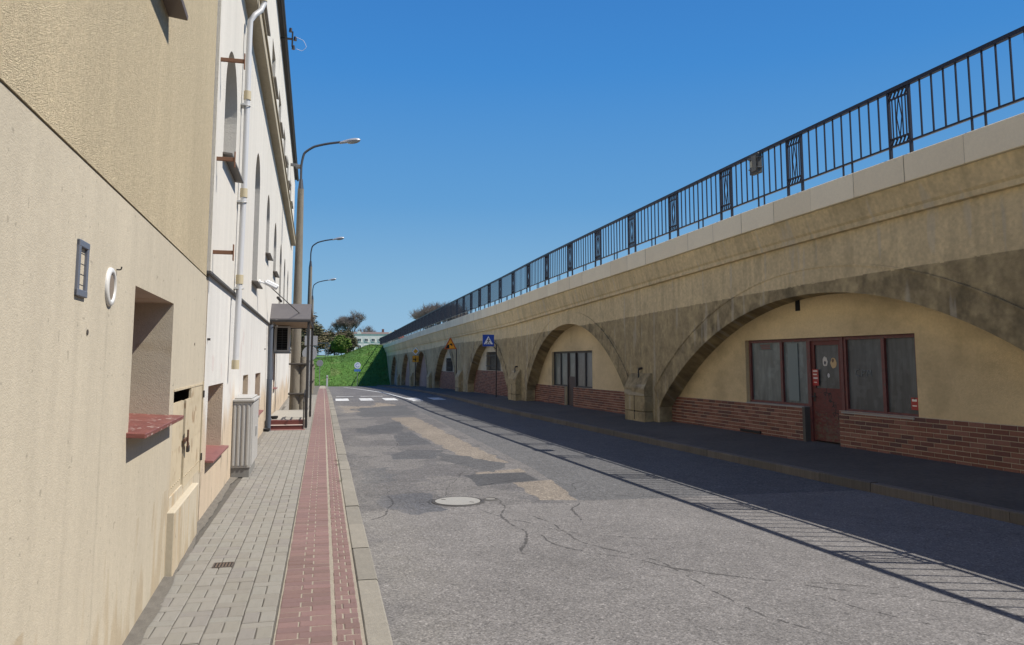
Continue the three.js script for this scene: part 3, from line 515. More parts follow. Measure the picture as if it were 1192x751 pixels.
// bay 2: window with a door in the middle
{
  const A = arches[1], g = infill(A, { color: [.62, .49, .29], holes: [[[-26.85, .86], [-25.4, .86], [-25.4, .05], [-24.6, .05], [-24.6, .86], [-23.05, .86], [-23.05, 2.05], [-26.85, 2.05]]], plinth: { top: .86, segs: [[A.c - A.a - .1, -25.42], [-24.58, A.c + A.a + .1]], bricks: 300 } });
  const n = JAMB + .08, w = new THREE.Group(); w.name = 'window'; g.add(w);
  mesh('frame', [vb(-26.83, -23.07, 1.98, 2.05, n, n + .05), vb(-26.83, -25.4, .86, .91, n, n + .05), vb(-24.6, -23.07, .86, .91, n, n + .05), vb(-26.83, -26.77, .86, 2.05, n - .004, n + .05), vb(-23.13, -23.07, .86, 2.05, n - .004, n + .05)], darkFrame, w);
  [[-26.77, -26.15, 0], [-26.08, -25.45, 1], [-24.55, -23.85, 2], [-23.78, -23.13, 4]].forEach(([a, b, k]) => mesh('pane', vpane(a, b, .9, 1.99, n + .03), paneMats[k], w));
  for (const z of [-26.115, -23.815]) mesh('mullion', vb(z - .035, z + .035, .9, 1.99, n - .006, n + .05), darkFrame, w);
  const d = new THREE.Group(); d.name = 'door'; g.add(d);
  mesh('leaf', [vb(-25.34, -24.66, .22, 1.2, n + .01, n + .05), vb(-25.34, -25.26, 1.2, 2, n + .01, n + .05), vb(-24.74, -24.66, 1.2, 2, n + .01, n + .05)], std(.055, .035, .03, .6), d);
  mesh('frame', [vb(-25.41, -25.34, .2, 2.0, n - .02, n + .06), vb(-24.66, -24.59, .2, 2.0, n - .02, n + .06)], darkFrame, d);
  mesh('pane', vpane(-25.27, -24.73, 1.2, 1.98, n + .03), paneMats[0], d);
}
// further bays
[[2, [.55, .49, .37], [-37.7, -34.6, 1.28, 2.16], 1.26], [3, [.55, .49, .37], [-50.9, -48.3, 1.08, 1.92], 1.06]].forEach(([i, c, wz, top]) => {
  const A = arches[i], g = infill(A, { color: c, holes: [[[wz[0], wz[2]], [wz[1], wz[2]], [wz[1], wz[3]], [wz[0], wz[3]]]], plinth: { top, bricks: i === 2 ? 300 : 120 } });
  const n = JAMB + .1, w = new THREE.Group(); w.name = 'window'; g.add(w);
  mesh('pane', vpane(wz[0], wz[1], wz[2], wz[3], n + .06), paneMats[3], w);
  const bars = []; for (let z = wz[0] + .15; z < wz[1]; z += .16) bars.push(rod(V(z, wz[2], JAMB - .05), V(z, wz[3], JAMB - .05), .01, .01, 5)); bars.push(vb(wz[0], wz[1], wz[2] + .2, wz[2] + .23, JAMB - .06, JAMB - .045), vb(wz[0], wz[1], wz[3] - .2, wz[3] - .17, JAMB - .06, JAMB - .045));
  mesh('grille', bars, std(.03, .03, .032, .6), w);
  mesh('frame', [vb(wz[0], wz[1], wz[3] - .05, wz[3], n, n + .05), vb(wz[0], wz[1], wz[2], wz[2] + .05, n, n + .05), vb((wz[0] + wz[1]) / 2 - .03, (wz[0] + wz[1]) / 2 + .03, wz[2], wz[3], n, n + .05)], darkFrame, w);
});
[[4, [-61.2, -60.2]], [5, [-73.2, -72.2]], [6, null]].forEach(([i, dz]) => {
  const A = arches[i], y = foot(A.c), g = infill(A, { color: [.36, .27, .23], holes: dz ? [[[dz[0], y - .05], [dz[1], y - .05], [dz[1], y + 2], [dz[0], y + 2]]] : [[[A.c - 1.4, y + 1.1], [A.c + 1.4, y + 1.1], [A.c + 1.4, y + 2.6], [A.c - 1.4, y + 2.6]]] });
  if (dz) { const d = new THREE.Group(); d.name = 'door'; g.add(d); mesh('leaf', vb(dz[0], dz[1], y - .05, y + 2, JAMB + .1, JAMB + .14), std(.03, .03, .032, .6), d); }
  else { const w = new THREE.Group(); w.name = 'window'; g.add(w); mesh('pane', vpane(A.c - 1.4, A.c + 1.4, y + 1.1, y + 2.6, JAMB + .12), paneMats[3], w); mesh('frame', vb(A.c - .04, A.c + .04, y + 1.1, y + 2.6, JAMB + .08, JAMB + .13), darkFrame, w); }
});

// ------------------------------------------------------------ railing on the viaduct
const railing = thing('railing', 'black iron railing with diamond panels on top of the viaduct', 'railing');
{
  const iron = std(.016, .018, .03, .45, { metalness: .3 }), n0 = -.16, P = (z, y) => V(z, deck(z) + y, n0);
  const bar = (za, zb, y0, y1, w) => strip(za, zb, 1, (z, b) => [[0, 0, 1, 0], [1, 0, 1, 1], [1, 1, 0, 1], [0, 1, 0, 0]].map(([i, j, k, l]) => { const c = (zz, a, h) => V(zz, deck(zz) + (h ? y1 : y0), n0 + (a ? w : -w)); return [c(z, i, j), c(z, k, l), c(b, k, l), c(b, i, j)]; }));
  mesh('handrail', bar(4, -111.5, 1.06, 1.12, .03), iron, railing);  // runs on along the added stretch, lengthening its shadow over the bank
  mesh('bottom_rail', bar(4, -111.5, .19, .22, .018), iron, railing);
  const panelZ = (k) => (k <= 0 ? -9.78 - k * 2.5 : -12.26 - (k - 1) * 2.24), unit = new THREE.BoxGeometry(.022, .88, .018); unit.translate(0, .63, 0);
  const postG = new THREE.BoxGeometry(.04, 1.08, .04); postG.translate(0, .54, 0);
  const legG = new THREE.BoxGeometry(.024, .2, .024); legG.translate(0, .1, 0);
  // ornamental panel
  const W = .4, half = W / 2, pan = []; for (const x of [-.13, -.065, .065, .13]) pan.push(bx(-.008, .008, .32, .94, x - .007, x + .007));
  for (const y of [.2, .32, .94, 1.05]) pan.push(bx(-.012, .012, y - .012, y + .012, -half, half));
  const panG = merge(pan);
  const scroll = []; for (const y of [0]) for (let k = 0; k < 5; k++) { const x = -.15 + k * .075; scroll.push(rod([0, y - .05, x - .03], [0, y + .05, x + .03], .014, .014, 5), rod([0, y - .05, x + .012], [0, y - .02, x - .02], .012, .012, 5), rod([0, y + .05, x - .012], [0, y + .02, x + .02], .012, .012, 5)); }
  const scrollG = merge(scroll);
  const dia = []; for (const s of [-1, 1]) dia.push(rod([0, .32, 0], [0, .63, s * .05], .009, .009, 5), rod([0, .63, s * .05], [0, .94, 0], .009, .009, 5)); const diaG = merge(dia);
  const bal = [];
  for (let k = -6; k < 46; k++) {
    const zc = panelZ(k); if (zc < -110.5 || zc > 3.5) continue;
    const m = mesh('ornamental_panel', panG, iron, railing); m.position.set(...P(zc, 0)); m.rotation.y = wallTurn(zc);
    for (const s of [-half, half]) { const p = mesh('post', postG, iron, m); p.position.z = s; }
    if (k < 16) { for (const y of [.26, .995]) mesh('scroll_band', scrollG, iron, m).position.y = y; mesh('diamond', diaG, iron, m); }
    const gap = zc - panelZ(k + 1) - W; for (let j = 1; j <= 9; j++) bal.push(zc - half - gap * j / 10);
    for (const j of [4, 5]) { const z = zc - half - gap * j / 10; const l = mesh('foot_bar', legG, iron, railing); l.position.set(...P(z, 0)); }
  }
  bal.sort((a, b) => (a > -6.5 ? 1000 : -a) - (b > -6.5 ? 1000 : -b));
  const rest = [];
  bal.forEach((z, i) => { if (i < 300) { const b = mesh('baluster', unit, iron, railing); b.position.set(...P(z, 0)); b.rotation.y = wallTurn(z); } else { const g = unit.clone(); g.translate(...P(z, 0)); rest.push(g); } });
  if (rest.length) mesh('far_balusters', mergeGeometries(rest), iron, railing).userData.kind = 'stuff';
}
{ // box fixed to the railing
  const z = -13.33, t = thing('junction_box', 'small grey metal box with pale cover fixed to the black railing', 'box', V(z, deck(z) + .66, -.24), wallTurn(z));
  mesh('case', bx(-.04, .06, 0, .4, -.14, .14, .01), std(.07, .07, .065, .6, { metalness: .4 }), t);
  mesh('cover', bx(-.055, -.04, .05, .36, -.06, .1, .004), std(.16, .155, .13, .6), t); mesh('label_plate', bx(-.06, -.052, .14, .26, -.09, -.03), std(.45, .42, .3, .6), t);
  mesh('bracket', [bx(-.05, .05, .1, .12, -.16, .16), bx(-.05, .05, .3, .32, -.16, .16)], std(.1, .1, .1, .5), t);
}

// ------------------------------------------------------------ beige house, near left
function facadeGeo(shape, depth, front) { const g = new THREE.ExtrudeGeometry(shape, { depth, bevelEnabled: false }); g.rotateY(Math.PI / 2); g.translate(front - depth, 0, 0); return g; } // shape x runs away from the camera, outer face at x = front
const rect = (a, b, c, d) => [[a, c], [b, c], [b, d], [a, d]];
function facade(a, b, y0, y1, holes) { const s = new THREE.Shape(rect(a, b, y0, y1).map((p) => new THREE.Vector2(...p))); for (const h of holes) s.holes.push(h instanceof THREE.Path ? h : new THREE.Path(h.map((p) => new THREE.Vector2(...p)))); return s; }
function archPath(a, b, y0, yt) { const r = (b - a) / 2, p = new THREE.Path(); p.moveTo(a, y0); p.lineTo(a, yt - r); p.absarc((a + b) / 2, yt - r, r, Math.PI, 0, true); p.lineTo(b, y0); p.lineTo(a, y0); return p; }
// box on a facade: s0..s1 along it, y0..y1, x0..x1 out of it
const fb = (s0, s1, y0, y1, x0, x1, r = 0) => bx(x0, x1, y0, y1, -s1, -s0, r);
const house = thing('beige_house', 'beige plastered house with rough upper wall and boarded hatch at near left', 'house', [-.9, 0, 0], Math.atan(.0425));
const H = 1 / Math.cos(Math.atan(.0425));                       // metres along the facade per metre of depth
const S = (z) => -z * H;
{
  const streaks = [[3.62, 2.0, .05, .35], [4.16, 1.98, .03, .6], [3.9, 1.83, .02, .2], [6.2, 1.3, .3, .15]];
  const plaster = new THREE.MeshStandardMaterial({ roughness: .95, bumpMap: bumpOf(grainBump, 1.3), bumpScale: .0015, map: areaTex(2048, 640, -7, 9, -.2, 2.7, (s, y, o) => {
    const big = fbm(s * .7 + 5, y * .6 + 2, 4), st = fbm(s * 9, y * .5, 4), f = noise(s * 70, y * 70), fine = fbm(s * 22, y * 9, 3);
    let k = (.88 + .2 * big) * (.93 + .14 * st) * (.95 + .1 * f) * (.96 + .08 * fine);
    for (const [cx, top, w, am] of streaks) if (y < top) { const d = Math.abs(s - cx - .02 * (noise(y * 3, cx) - .5)) / w; if (d < 1) k *= 1 - am * .22 * (1 - d) * (.4 + .8 * noise(y * 5 + cx, s * 30)); }
    const edge = y < .75 ? ss(.50, .66, fbm(s * 5, y * 1.4, 4) + (.34 - y) * .42) : 0;        // splashed dirt in tongues along the foot
    const c = [.475, .418, .315], dc = [.385, .31, .205];
    const rust = ss(.60, .68, fbm(s * 14 + 4, y * .9, 3)) * ss(1.1, .5, y) * .5 * ss(5.6, 6.4, s);
    for (let i = 0; i < 3; i++) o[i] = mix(mix(c[i], dc[i], edge * .75), [.44, .33, .2][i], rust) * k;
    if (noise(s * 27, y * 27) > .955) for (let i = 0; i < 3; i++) o[i] *= .72;
  }) });
  const rough = new THREE.MeshStandardMaterial({ roughness: 1, bumpMap: bumpOf(castBump, 1.9), bumpScale: .006, map: areaTex(2048, 1400, -7, 9, 2.5, 10.4, (s, y, o) => {
    const big = fbm(s * .8 + 15, y * .35 + 2, 4), st = fbm(s * 5, y * .3, 4), f = noise(s * 110, y * 110) * .6 + noise(s * 55 + 3, y * 55) * .4, k = (.86 + .24 * big) * (.9 + .2 * st) * (.8 + .36 * f);
    o[0] = .55 * k; o[1] = .455 * k; o[2] = .295 * k;
  }) });
  const low = facade(-7, S(-8.46), -.1, 2.556, [rect(S(-4.8), S(-6.26), 1.29, 2.135), rect(S(-6.47), S(-8.38), .66, 1.475)]);
  mesh('lower_wall', facadeGeo(low, .5, 0), plaster, house);
  mesh('upper_wall', facadeGeo(facade(-7, S(-8.27), 2.562, 10.2, [rect(S(-4.15), S(-5.35), 4.05, 5.5), rect(S(-.6), S(-1.9), 4.05, 5.5), rect(S(-4.15), S(-5.35), 7.1, 8.5), rect(S(-.6), S(-1.9), 7.1, 8.5)]), .5, .006), rough, house);
  mesh('back_wall', [fb(-7, S(-8.2), 0, 10.2, -8, -7.6), fb(-7, -6.7, 0, 10.2, -7.6, -.5), fb(S(-8.0), S(-8.2), 0, 10.2, -7.6, -.5)], plaster, house);
  mesh('roof', bx(-8.2, .25, 10.2, 10.4, S(-8.3) * -1, 7.1), std(.16, .08, .06, .8), house);
  // windows upstairs
  for (const [a, b, y0, y1] of [[-4.15, -5.35, 4.05, 5.5], [-.6, -1.9, 4.05, 5.5], [-4.15, -5.35, 7.1, 8.5], [-.6, -1.9, 7.1, 8.5]]) {
    const w = new THREE.Group(); w.name = 'window'; house.add(w); const s0 = S(a), s1 = S(b);
    mesh('pane', fb(s0, s1, y0, y1, -.2, -.19), std(.03, .035, .04, .08), w);
    mesh('frame', [fb(s0, s1, y0, y0 + .07, -.19, -.13), fb(s0, s1, y1 - .07, y1, -.19, -.13), fb(s0, s0 + .07, y0, y1, -.19, -.134), fb(s1 - .07, s1, y0, y1, -.19, -.134), fb((s0 + s1) / 2 - .04, (s0 + s1) / 2 + .04, y0, y1, -.19, -.128)], std(.5, .48, .44, .6), w);
    const sl = mesh('sill', fb(s0 - .06, s1 + .06, -.02, .015, -.2, .13, .004), std(.13, .1, .085, .6), w); sl.position.y = y0 - .01; sl.rotation.z = -.12;
  }
  // deep recess with tiled sill
  const sillMat = new THREE.MeshStandardMaterial({ roughness: .45, map: colTex(256, 256, (u, v, o) => { const n = fbm(u * 10, v * 10, 4), ch = ss(.70, .73, fbm(u * 16 + 2, v * 16, 3)); const k = .75 + .5 * n; o[0] = mix(.19 * k, .38, ch); o[1] = mix(.062 * k, .28, ch); o[2] = mix(.05 * k, .24, ch); }, { rx: 1.4, ry: 1.4 }) });
  const rec = (z0, z1, y0, y1, par, off = 0) => {
    const w = new THREE.Group(); w.name = 'window'; par.add(w);
    const toS2 = par === house ? S : (z) => z;
    const s0 = toS2(z0), s1 = toS2(z1);
    mesh('pane', fb(s0 - .02, s1 + .02, y0 - .02, y1 + .02, off - .45, off - .43), std(.05, .05, .05, .15), w);
    mesh('frame', [fb(s0, s1, y0, y0 + .06, off - .43, off - .38), fb(s0, s1, y1 - .06, y1, off - .43, off - .38), fb((s0 + s1) / 2 - .03, (s0 + s1) / 2 + .03, y0, y1, off - .43, off - .385)], std(.35, .3, .25, .7), w);
    const sg = fb(s0 - .05, s1 + .05, -.014, .014, -.43, .1, .004); const sl = mesh('sill', sg, sillMat, w); sl.position.set(off, y0 + .0, 0); sl.rotation.z = -.07;
    return w;
  };
  rec(-4.8, -6.26, 1.29, 2.135, house);
  // ventilation grille and round vent
  const vent = new THREE.Group(); vent.name = 'vent_grille'; house.add(vent);
  const vg = std(.16, .17, .2, .45, { metalness: .3 }), s0 = S(-3.545), s1 = S(-3.705);
  mesh('frame', [fb(s0, s1, 2.185, 2.215, -.01, .014, .004), fb(s0, s1, 1.975, 2.005, -.01, .014, .004), fb(s0, s0 + .028, 1.975, 2.215, -.01, .013, .004), fb(s1 - .028, s1, 1.975, 2.215, -.01, .013, .004)], vg, vent);
  mesh('insert', fb(s0 + .02, s1 - .02, 1.99, 2.2, -.03, -.025), std(.035, .04, .055, .4), vent);
  for (let k = 0; k < 4; k++) { const f = mesh('slat', fb(s0 + .026, s1 - .026, -.002, .002, -.016, .006), std(.05, .056, .075, .4), vent); f.position.set(-.004, 2.03 + k * .045, 0); f.rotation.z = -.6; }
  const rv = new THREE.Group(); rv.name = 'round_vent'; house.add(rv); rv.position.set(0, 2.068, -S(-4.165));
  const ringG = new THREE.LatheGeometry([[.066, .006], [.07, .014], [.078, .017], [.092, .014], [.097, .006], [.097, -.005]].map((p) => new THREE.Vector2(...p)), 36); ringG.rotateZ(-Math.PI / 2);
  mesh('ring', ringG, std(.6, .585, .55, .4), rv);
  const mg = new THREE.CircleGeometry(.066, 28); mg.rotateY(Math.PI / 2); mg.translate(.008, 0, 0); mesh('mesh_screen', mg, new THREE.MeshStandardMaterial({ roughness: .8, map: colTex(64, 64, (u, v, o) => { const k = (Math.sin(u * 200) > .2 || Math.sin(v * 200) > .2) ? 1 : .4; o[0] = .25 * k; o[1] = .2 * k; o[2] = .15 * k; }) }), rv);
  // small holes and hooks in the plaster
  for (const [z, y] of [[-3.79, 1.83], [-7.6, 1.86]]) { const hg = new THREE.CylinderGeometry(.011, .013, .02, 10); hg.rotateZ(Math.PI / 2); const m = mesh('plug_hole', hg, std(.06, .05, .04, 1), house); m.position.set(-.006, y, -S(z)); }
  mesh('hook', tube([[-.01, 2.17, -S(-4.3)], [.02, 2.17, -S(-4.3)], [.024, 2.185, -S(-4.3)]], .004, 8, 5), ironMat, house);
  // cream sheet-metal hatch, two leaves
  const hatch = new THREE.Group(); hatch.name = 'hatch'; house.add(hatch);
  const cream = new THREE.MeshStandardMaterial({ roughness: .6, map: colTex(512, 256, (u, v, o) => { const n = fbm(u * 6, v * 6, 4), sc = ss(.62, .66, fbm(u * 30, v * 12, 3)), rustn = ss(.66, .74, fbm(u * 12 + 7, v * 5, 4)); const k = .86 + .26 * n; for (let i = 0; i < 3; i++) o[i] = mix(mix([.52, .44, .305][i] * k, [.38, .3, .18][i], sc * .4), [.22, .12, .05][i], rustn * .6); }, { rx: .5, ry: 1 }) });
  const hs = [S(-6.48), S(-7.16), S(-7.18), S(-8.36)];
  const lf = new THREE.Group(); lf.name = 'hatch_leaf'; hatch.add(lf);
  mesh('sheet', facadeGeo(facade(hs[0], hs[1], .62, 1.37, []), .02, -.012), cream, lf);
  const rf = new THREE.Group(); rf.name = 'hatch_leaf'; hatch.add(rf); rf.position.set(0, 0, -hs[3]); rf.rotation.y = .003;
  mesh('sheet', facadeGeo(new THREE.Shape([[hs[2] - hs[3], .63], [0, .63], [0, 1.468], [-.86, 1.468], [-.86, 1.375], [hs[2] - hs[3], 1.37]].map((p) => new THREE.Vector2(...p))), .02, 0), cream, rf);
  for (let k = 0; k < 13; k++) { const r = new THREE.SphereGeometry(.007, 6, 4); r.translate(.002, .72, .06 + k * .09); mesh('rivet', r, cream, rf); }
  for (let k = 0; k < 7; k++) { const r = new THREE.SphereGeometry(.007, 6, 4); r.translate(-.01, .72, -hs[0] - .05 - k * .09); mesh('rivet', r, cream, lf); }
  mesh('frame', [fb(S(-8.37), S(-8.42), .6, 1.5, -.03, .012), fb(hs[0] - .02, hs[3] + .05, 1.468, 1.485, -.03, .006)], cream, hatch);
  mesh('dark_cavity', fb(hs[0] - .02, hs[3] + .02, .62, 1.47, -.3, -.28), std(.22, .19, .15, 1), hatch);
  for (const y of [.72, 1.34]) mesh('hinge', rod([.016, y, -S(-8.375)], [.016, y + .07, -S(-8.375)], .009), ironMat, hatch);
  const rustm = std(.10, .05, .03, .8);
  mesh('latch', [fb(S(-7.1), S(-7.28), 1.02, 1.05, .0, .02, .003), rod([.03, 1.12, -S(-7.17)], [.03, .98, -S(-7.17)], .008), new THREE.TorusGeometry(.028, .007, 6, 14).rotateY(Math.PI / 2).translate(.03, .98, -S(-7.2))], rustm, hatch);
  const lock = new THREE.Group(); lock.name = 'padlock'; hatch.add(lock); mesh('lock_body', fb(S(-7.17), S(-7.23), .93, .985, .018, .042, .006), ironMat, lock); 
  mesh('step_block', fb(S(-6.4), S(-7.9), -.05, .57, -.1, .055, .012), plaster, house);
}

// ------------------------------------------------------------ white tenement beyond it
const B0 = -8.3, tene = thing('white_tenement', 'white plastered three storey tenement with arched first floor windows', 'building', [-1.25, 0, B0], Math.atan(.021));
const T = (z) => (B0 - z);                                         // along the facade
{
  const END = 28.2, TOP = 10.1, OUT = .035;
  const white = new THREE.MeshStandardMaterial({ roughness: .93, bumpMap: bumpOf(grainBump, .9), bumpScale: .005, map: areaTex(2048, 900, 0, END, 2.5, TOP, (s, y, o) => {
    const big = fbm(s * .35, y * .35 + 8, 4), st = fbm(s * 6, y * .35, 4), f = noise(s * 50, y * 50), k = (.92 + .14 * big) * (.93 + .13 * st) * (.97 + .06 * f);
    const grey = ss(.58, .74, fbm(s * 3 + 4, y * .3 + 2, 4)) * .22; const c = [.64, .605, .535];
    for (let i = 0; i < 3; i++) o[i] = mix(c[i], [.48, .465, .41][i], grey) * k;
  }) });
  const lowT = new THREE.MeshStandardMaterial({ roughness: .93, bumpMap: bumpOf(grainBump, .9), bumpScale: .005, map: areaTex(2048, 300, 0, END, -.4, 2.7, (s, y, o) => {
    const st = fbm(s * 7, y * .5, 4), big = fbm(s * .6, y * .7, 4), f = noise(s * 50, y * 50);
    const tide = .85 + 1.0 * (fbm(s * .9 + 3, 2, 3) - .4) + .5 * (fbm(s * 7, y * .8, 3) - .5) + (s < 3.4 ? .25 : 0);   // ragged tide line of rising damp
    const damp = ss(tide + .22, tide - .22, y);
    const k = (.9 + .2 * big) * (.9 + .2 * st) * (.96 + .08 * f), c = [.615, .595, .55], d = [.50, .39, .265], pink = ss(.70, .76, fbm(s * 2.4 + 11, y * 3, 3)) * .35;
    for (let i = 0; i < 3; i++) o[i] = mix(mix(c[i], [.5, .38, .35][i], pink), d[i], damp * .85) * k;
    const mo = ss(.62, .72, fbm(s * 4 + 40, y * 2.2, 4)) * damp * .3; for (let i = 0; i < 3; i++) o[i] *= 1 - mo;
  }) });
  // openings: s0, s1, bottom, top
  const arched = [[T(-8.97), T(-10.3), 4.02, 5.42], [T(-13.58), T(-14.75), 3.05, 5.38], [T(-16.92), T(-18.0), 3.98, 5.33], [T(-20.07), T(-21.35), 3.95, 5.28], [T(-23.6), T(-24.85), 3.35, 5.24], [T(-26.8), T(-28.05), 3.45, 5.22], [T(-30.2), T(-31.4), 3.5, 5.2]];
  const upper = [[T(-9.6), T(-10.9)], [T(-13.3), T(-14.6)], [T(-16.95), T(-18.25)], [T(-20.25), T(-21.55)], [T(-23.6), T(-24.9)], [T(-26.9), T(-28.2)], [T(-30.4), T(-31.7)]].map((p) => [...p, 7.85, 8.72]);
  const lower = [[T(-8.8), T(-10.2), .66, 1.44], [T(-13.0), T(-14.0), .85, 1.48], [T(-15.7), T(-17.15), .68, 1.47], [T(-22.6), T(-23.5), .95, 2.0]];
  mesh('upper_wall', facadeGeo(facade(0, END, 2.62, TOP, [...arched.map((a) => archPath(...a)), ...upper.map((a) => rect(...a))]), .45, OUT), white, tene);
  mesh('lower_wall', facadeGeo(facade(0.17, END, -.6, 2.615, lower.map((a) => rect(...a))), .42, 0), lowT, tene);
  mesh('base_trim', fb(0, END, 2.592, 2.622, -.05, OUT + .006, .004), std(.09, .085, .08, .7), tene);
  mesh('cornice_band', [fb(-.02, 25.8, 6.63, 6.83, 0, .2, .02), fb(-.02, 25.8, 6.83, 6.87, 0, .23, .01)], new THREE.MeshStandardMaterial({ map: speck([.40, .345, .245], .2, .5), roughness: .9 }), tene);
  mesh('gable_wall', [fb(END - .4, END, -.6, TOP, -9, -.42), fb(0, .4, 0, TOP + .6, -9, -.42), fb(0, END, -.6, TOP, -9.3, -9)], white, tene);
  const roof = mesh('roof', quads([[[.16, TOP + .05, .05], [.16, TOP + .05, -END - .2], [-4.6, TOP + 2.2, -END - .2], [-4.6, TOP + 2.2, .05]], [[-4.6, TOP + 2.2, .05], [-4.6, TOP + 2.2, -END - .2], [-9.4, TOP, -END - .2], [-9.4, TOP, .05]]]), std(.09, .085, .08, .6, { metalness: .2 }), tene);
  mesh('gutter', tube([[.15, TOP + .0, .05], [.15, TOP, -END / 2], [.15, TOP, -END - .2]], .05, 30, 8), std(.075, .07, .068, .5, { metalness: .4 }), roof);
  mesh('eave', fb(0, END + .15, TOP, TOP + .04, -.1, .13), std(.1, .095, .09, .7), roof);
  const glass = std(.02, .024, .03, .06), sillm = std(.12, .105, .09, .6), wf = std(.42, .40, .37, .6), boardM = new THREE.MeshStandardMaterial({ map: speck([.36, .34, .31], .35, 1.2), roughness: 1, bumpMap: bumpOf(castBump, 1), bumpScale: .012 });
  arched.forEach(([a, b, y0, y1], i) => {
    const w = new THREE.Group(); w.name = 'window'; tene.add(w);
    const g = new THREE.ShapeGeometry(new THREE.Shape(archPath(a - .02, b + .02, y0 - .02, y1 + .02).getPoints(16))); g.rotateY(Math.PI / 2); g.translate(-.26, 0, 0);
    mesh('pane', g, i === 0 ? boardM : glass, w);
    if (i) mesh('frame', [fb((a + b) / 2 - .035, (a + b) / 2 + .035, y0, y1 - .02, -.26, -.21), fb(a, b, y1 - (b - a) / 2 - .04, y1 - (b - a) / 2 + .03, -.26, -.205), fb(a, b, y0, y0 + .06, -.26, -.208)], wf, w);
    const s = mesh('sill', fb(a - .05, b + .05, -.025, .0, -.3, .14, .004), sillm, w); s.position.y = y0 + .01; s.rotation.z = -.1;
  });
  upper.forEach(([a, b, y0, y1]) => {
    const w = new THREE.Group(); w.name = 'window'; tene.add(w);
    mesh('pane', fb(a, b, y0, y1, -.24, -.23), glass, w); mesh('frame', [fb((a + b) / 2 - .03, (a + b) / 2 + .03, y0, y1, -.23, -.19), fb(a, b, y1 - .06, y1, -.23, -.186), fb(a, b, y0, y0 + .06, -.23, -.186)], wf, w);
    const s = mesh('sill', fb(a - .07, b + .07, -.035, .0, -.28, .14, .006), std(.2, .18, .155, .8), w); s.position.y = y0; s.rotation.z = -.2;
  });
  const tile = new THREE.MeshStandardMaterial({ roughness: .5, map: speck([.235, .095, .085], .35, 1.5) });
  lower.forEach(([a, b, y0, y1], i) => {
    const w = new THREE.Group(); w.name = 'window'; tene.add(w);
    mesh('pane', fb(a - .02, b + .02, y0 - .02, y1 + .02, -.36, -.34), std(.045, .045, .045, .2), w); mesh('frame', [fb((a + b) / 2 - .03, (a + b) / 2 + .03, y0, y1, -.34, -.3), fb(a, b, y1 - .06, y1, -.34, -.295)], wf, w);
    if (i !== 1) { const s = mesh('sill', fb(a - .05, b + .08, -.012, .014, -.35, .085, .004), tile, w); s.position.y = y0; s.rotation.z = -.08; }
  });
  // downpipe with cream sockets
  const zinc = std(.55, .55, .55, .45, { metalness: .1 }), creamS = std(.48, .41, .27, .7), dp = new THREE.Group(); dp.name = 'downpipe'; tene.add(dp);
  const s = T(-10.85);
  mesh('pipe', [tube([[.15, TOP - .03, -s], [.2, TOP - .3, -s], [.27, 7.05, -s], [.27, 6.9, -s]], .038, 20, 10), tube([[.27, 6.95, -s], [.27, 6.62, -s], [.14, 6.42, -s + .1], [.11, 6.25, -s + .1], [.11, 4, -s + .1], [.09, 1.7, -s + .16]], .038, 40, 10)], zinc, dp);
  for (const [x, y, dz] of [[.27, 6.78, 0], [.11, 5.3, .1], [.11, 3.95, .1], [.1, 2.78, .13], [.09, 1.66, .16]]) { const c = new THREE.CylinderGeometry(.048, .048, y > 6.5 ? .15 : .12, 12); c.translate(x, y, -s + dz); mesh('socket', c, creamS, dp); }
  for (const y of [5.15, 3.82, 2.66]) mesh('clamp', [fb(s - .2, s - .02, y - .012, y + .012, .03, .1), new THREE.TorusGeometry(.043, .007, 6, 16).rotateX(Math.PI / 2).translate(.11, y, -s + .11)], std(.5, .5, .48, .5, { metalness: .4 }), dp);
  // rusty brackets near the corner
  const rust = std(.19, .095, .055, .9);
  for (const [y, L] of [[4.9, .27], [3.82, .21], [2.83, .23]]) mesh('iron_bracket', [fb(.12, .15, y - .02, y + .02, 0, L, .003), fb(.115, .155, y - .085, y + .085, L, L + .012, .003)], rust, tene);
  // dark grey downpipe near the steps, small fittings
  const dp2 = new THREE.Group(); dp2.name = 'downpipe'; tene.add(dp2); const s2 = T(-19.0);
  mesh('pipe', tube([[.09, 2.56, -s2], [.09, 1.9, -s2], [.09, 1.2, -s2], [.09, .16, -s2]], .05, 16, 10), std(.10, .115, .14, .5), dp2);
  mesh('boot', rod([.09, .1, -s2], [.09, 1.3, -s2], .062, .062, 12), std(.075, .09, .115, .5), dp2);
  mesh('roof_bracket', [fb(T(-20), T(-20.05), 9.98, 10.02, 0, .34), fb(T(-20), T(-20.05), 9.8, 10.2, .31, .35)], ironMat, tene);
  for (const [x, y] of [[.28, 10.24], [.4, 10.02], [.36, 9.78]]) { const g = new THREE.CylinderGeometry(.035, .045, .1, 10); g.translate(x, y, -T(-20.03)); mesh('insulator', g, std(.03, .028, .028, .3), tene); }
  mesh('loose_wire', tube([[.4, 10.06, -T(-20)], [.6, 9.98, -T(-20)], [.68, 9.82, -T(-20)], [.58, 9.7, -T(-20)], [.44, 9.74, -T(-20)]], .006, 24, 5), std(.6, .6, .63, .4), tene);
  mesh('wall_lamp', [fb(T(-29.9), T(-30.0), 9.1, 9.2, 0, .3), fb(T(-29.85), T(-30.1), 9.04, 9.16, .22, .42, .02)], std(.15, .15, .15, .5), tene);
  for (const [z, y] of [[-8.55, 1.93], [-18.2, 1.98]]) mesh('wall_bolt', fb(T(z), T(z) + .025, y - .012, y + .012, 0, .03), std(.05, .045, .04, .7), tene);
}
const onT = (z, y, out) => { const t = Math.atan(.021), s = T(z); return [-1.25 + out * Math.cos(t) - s * Math.sin(t), y, B0 - s * Math.cos(t) - out * Math.sin(t)]; };
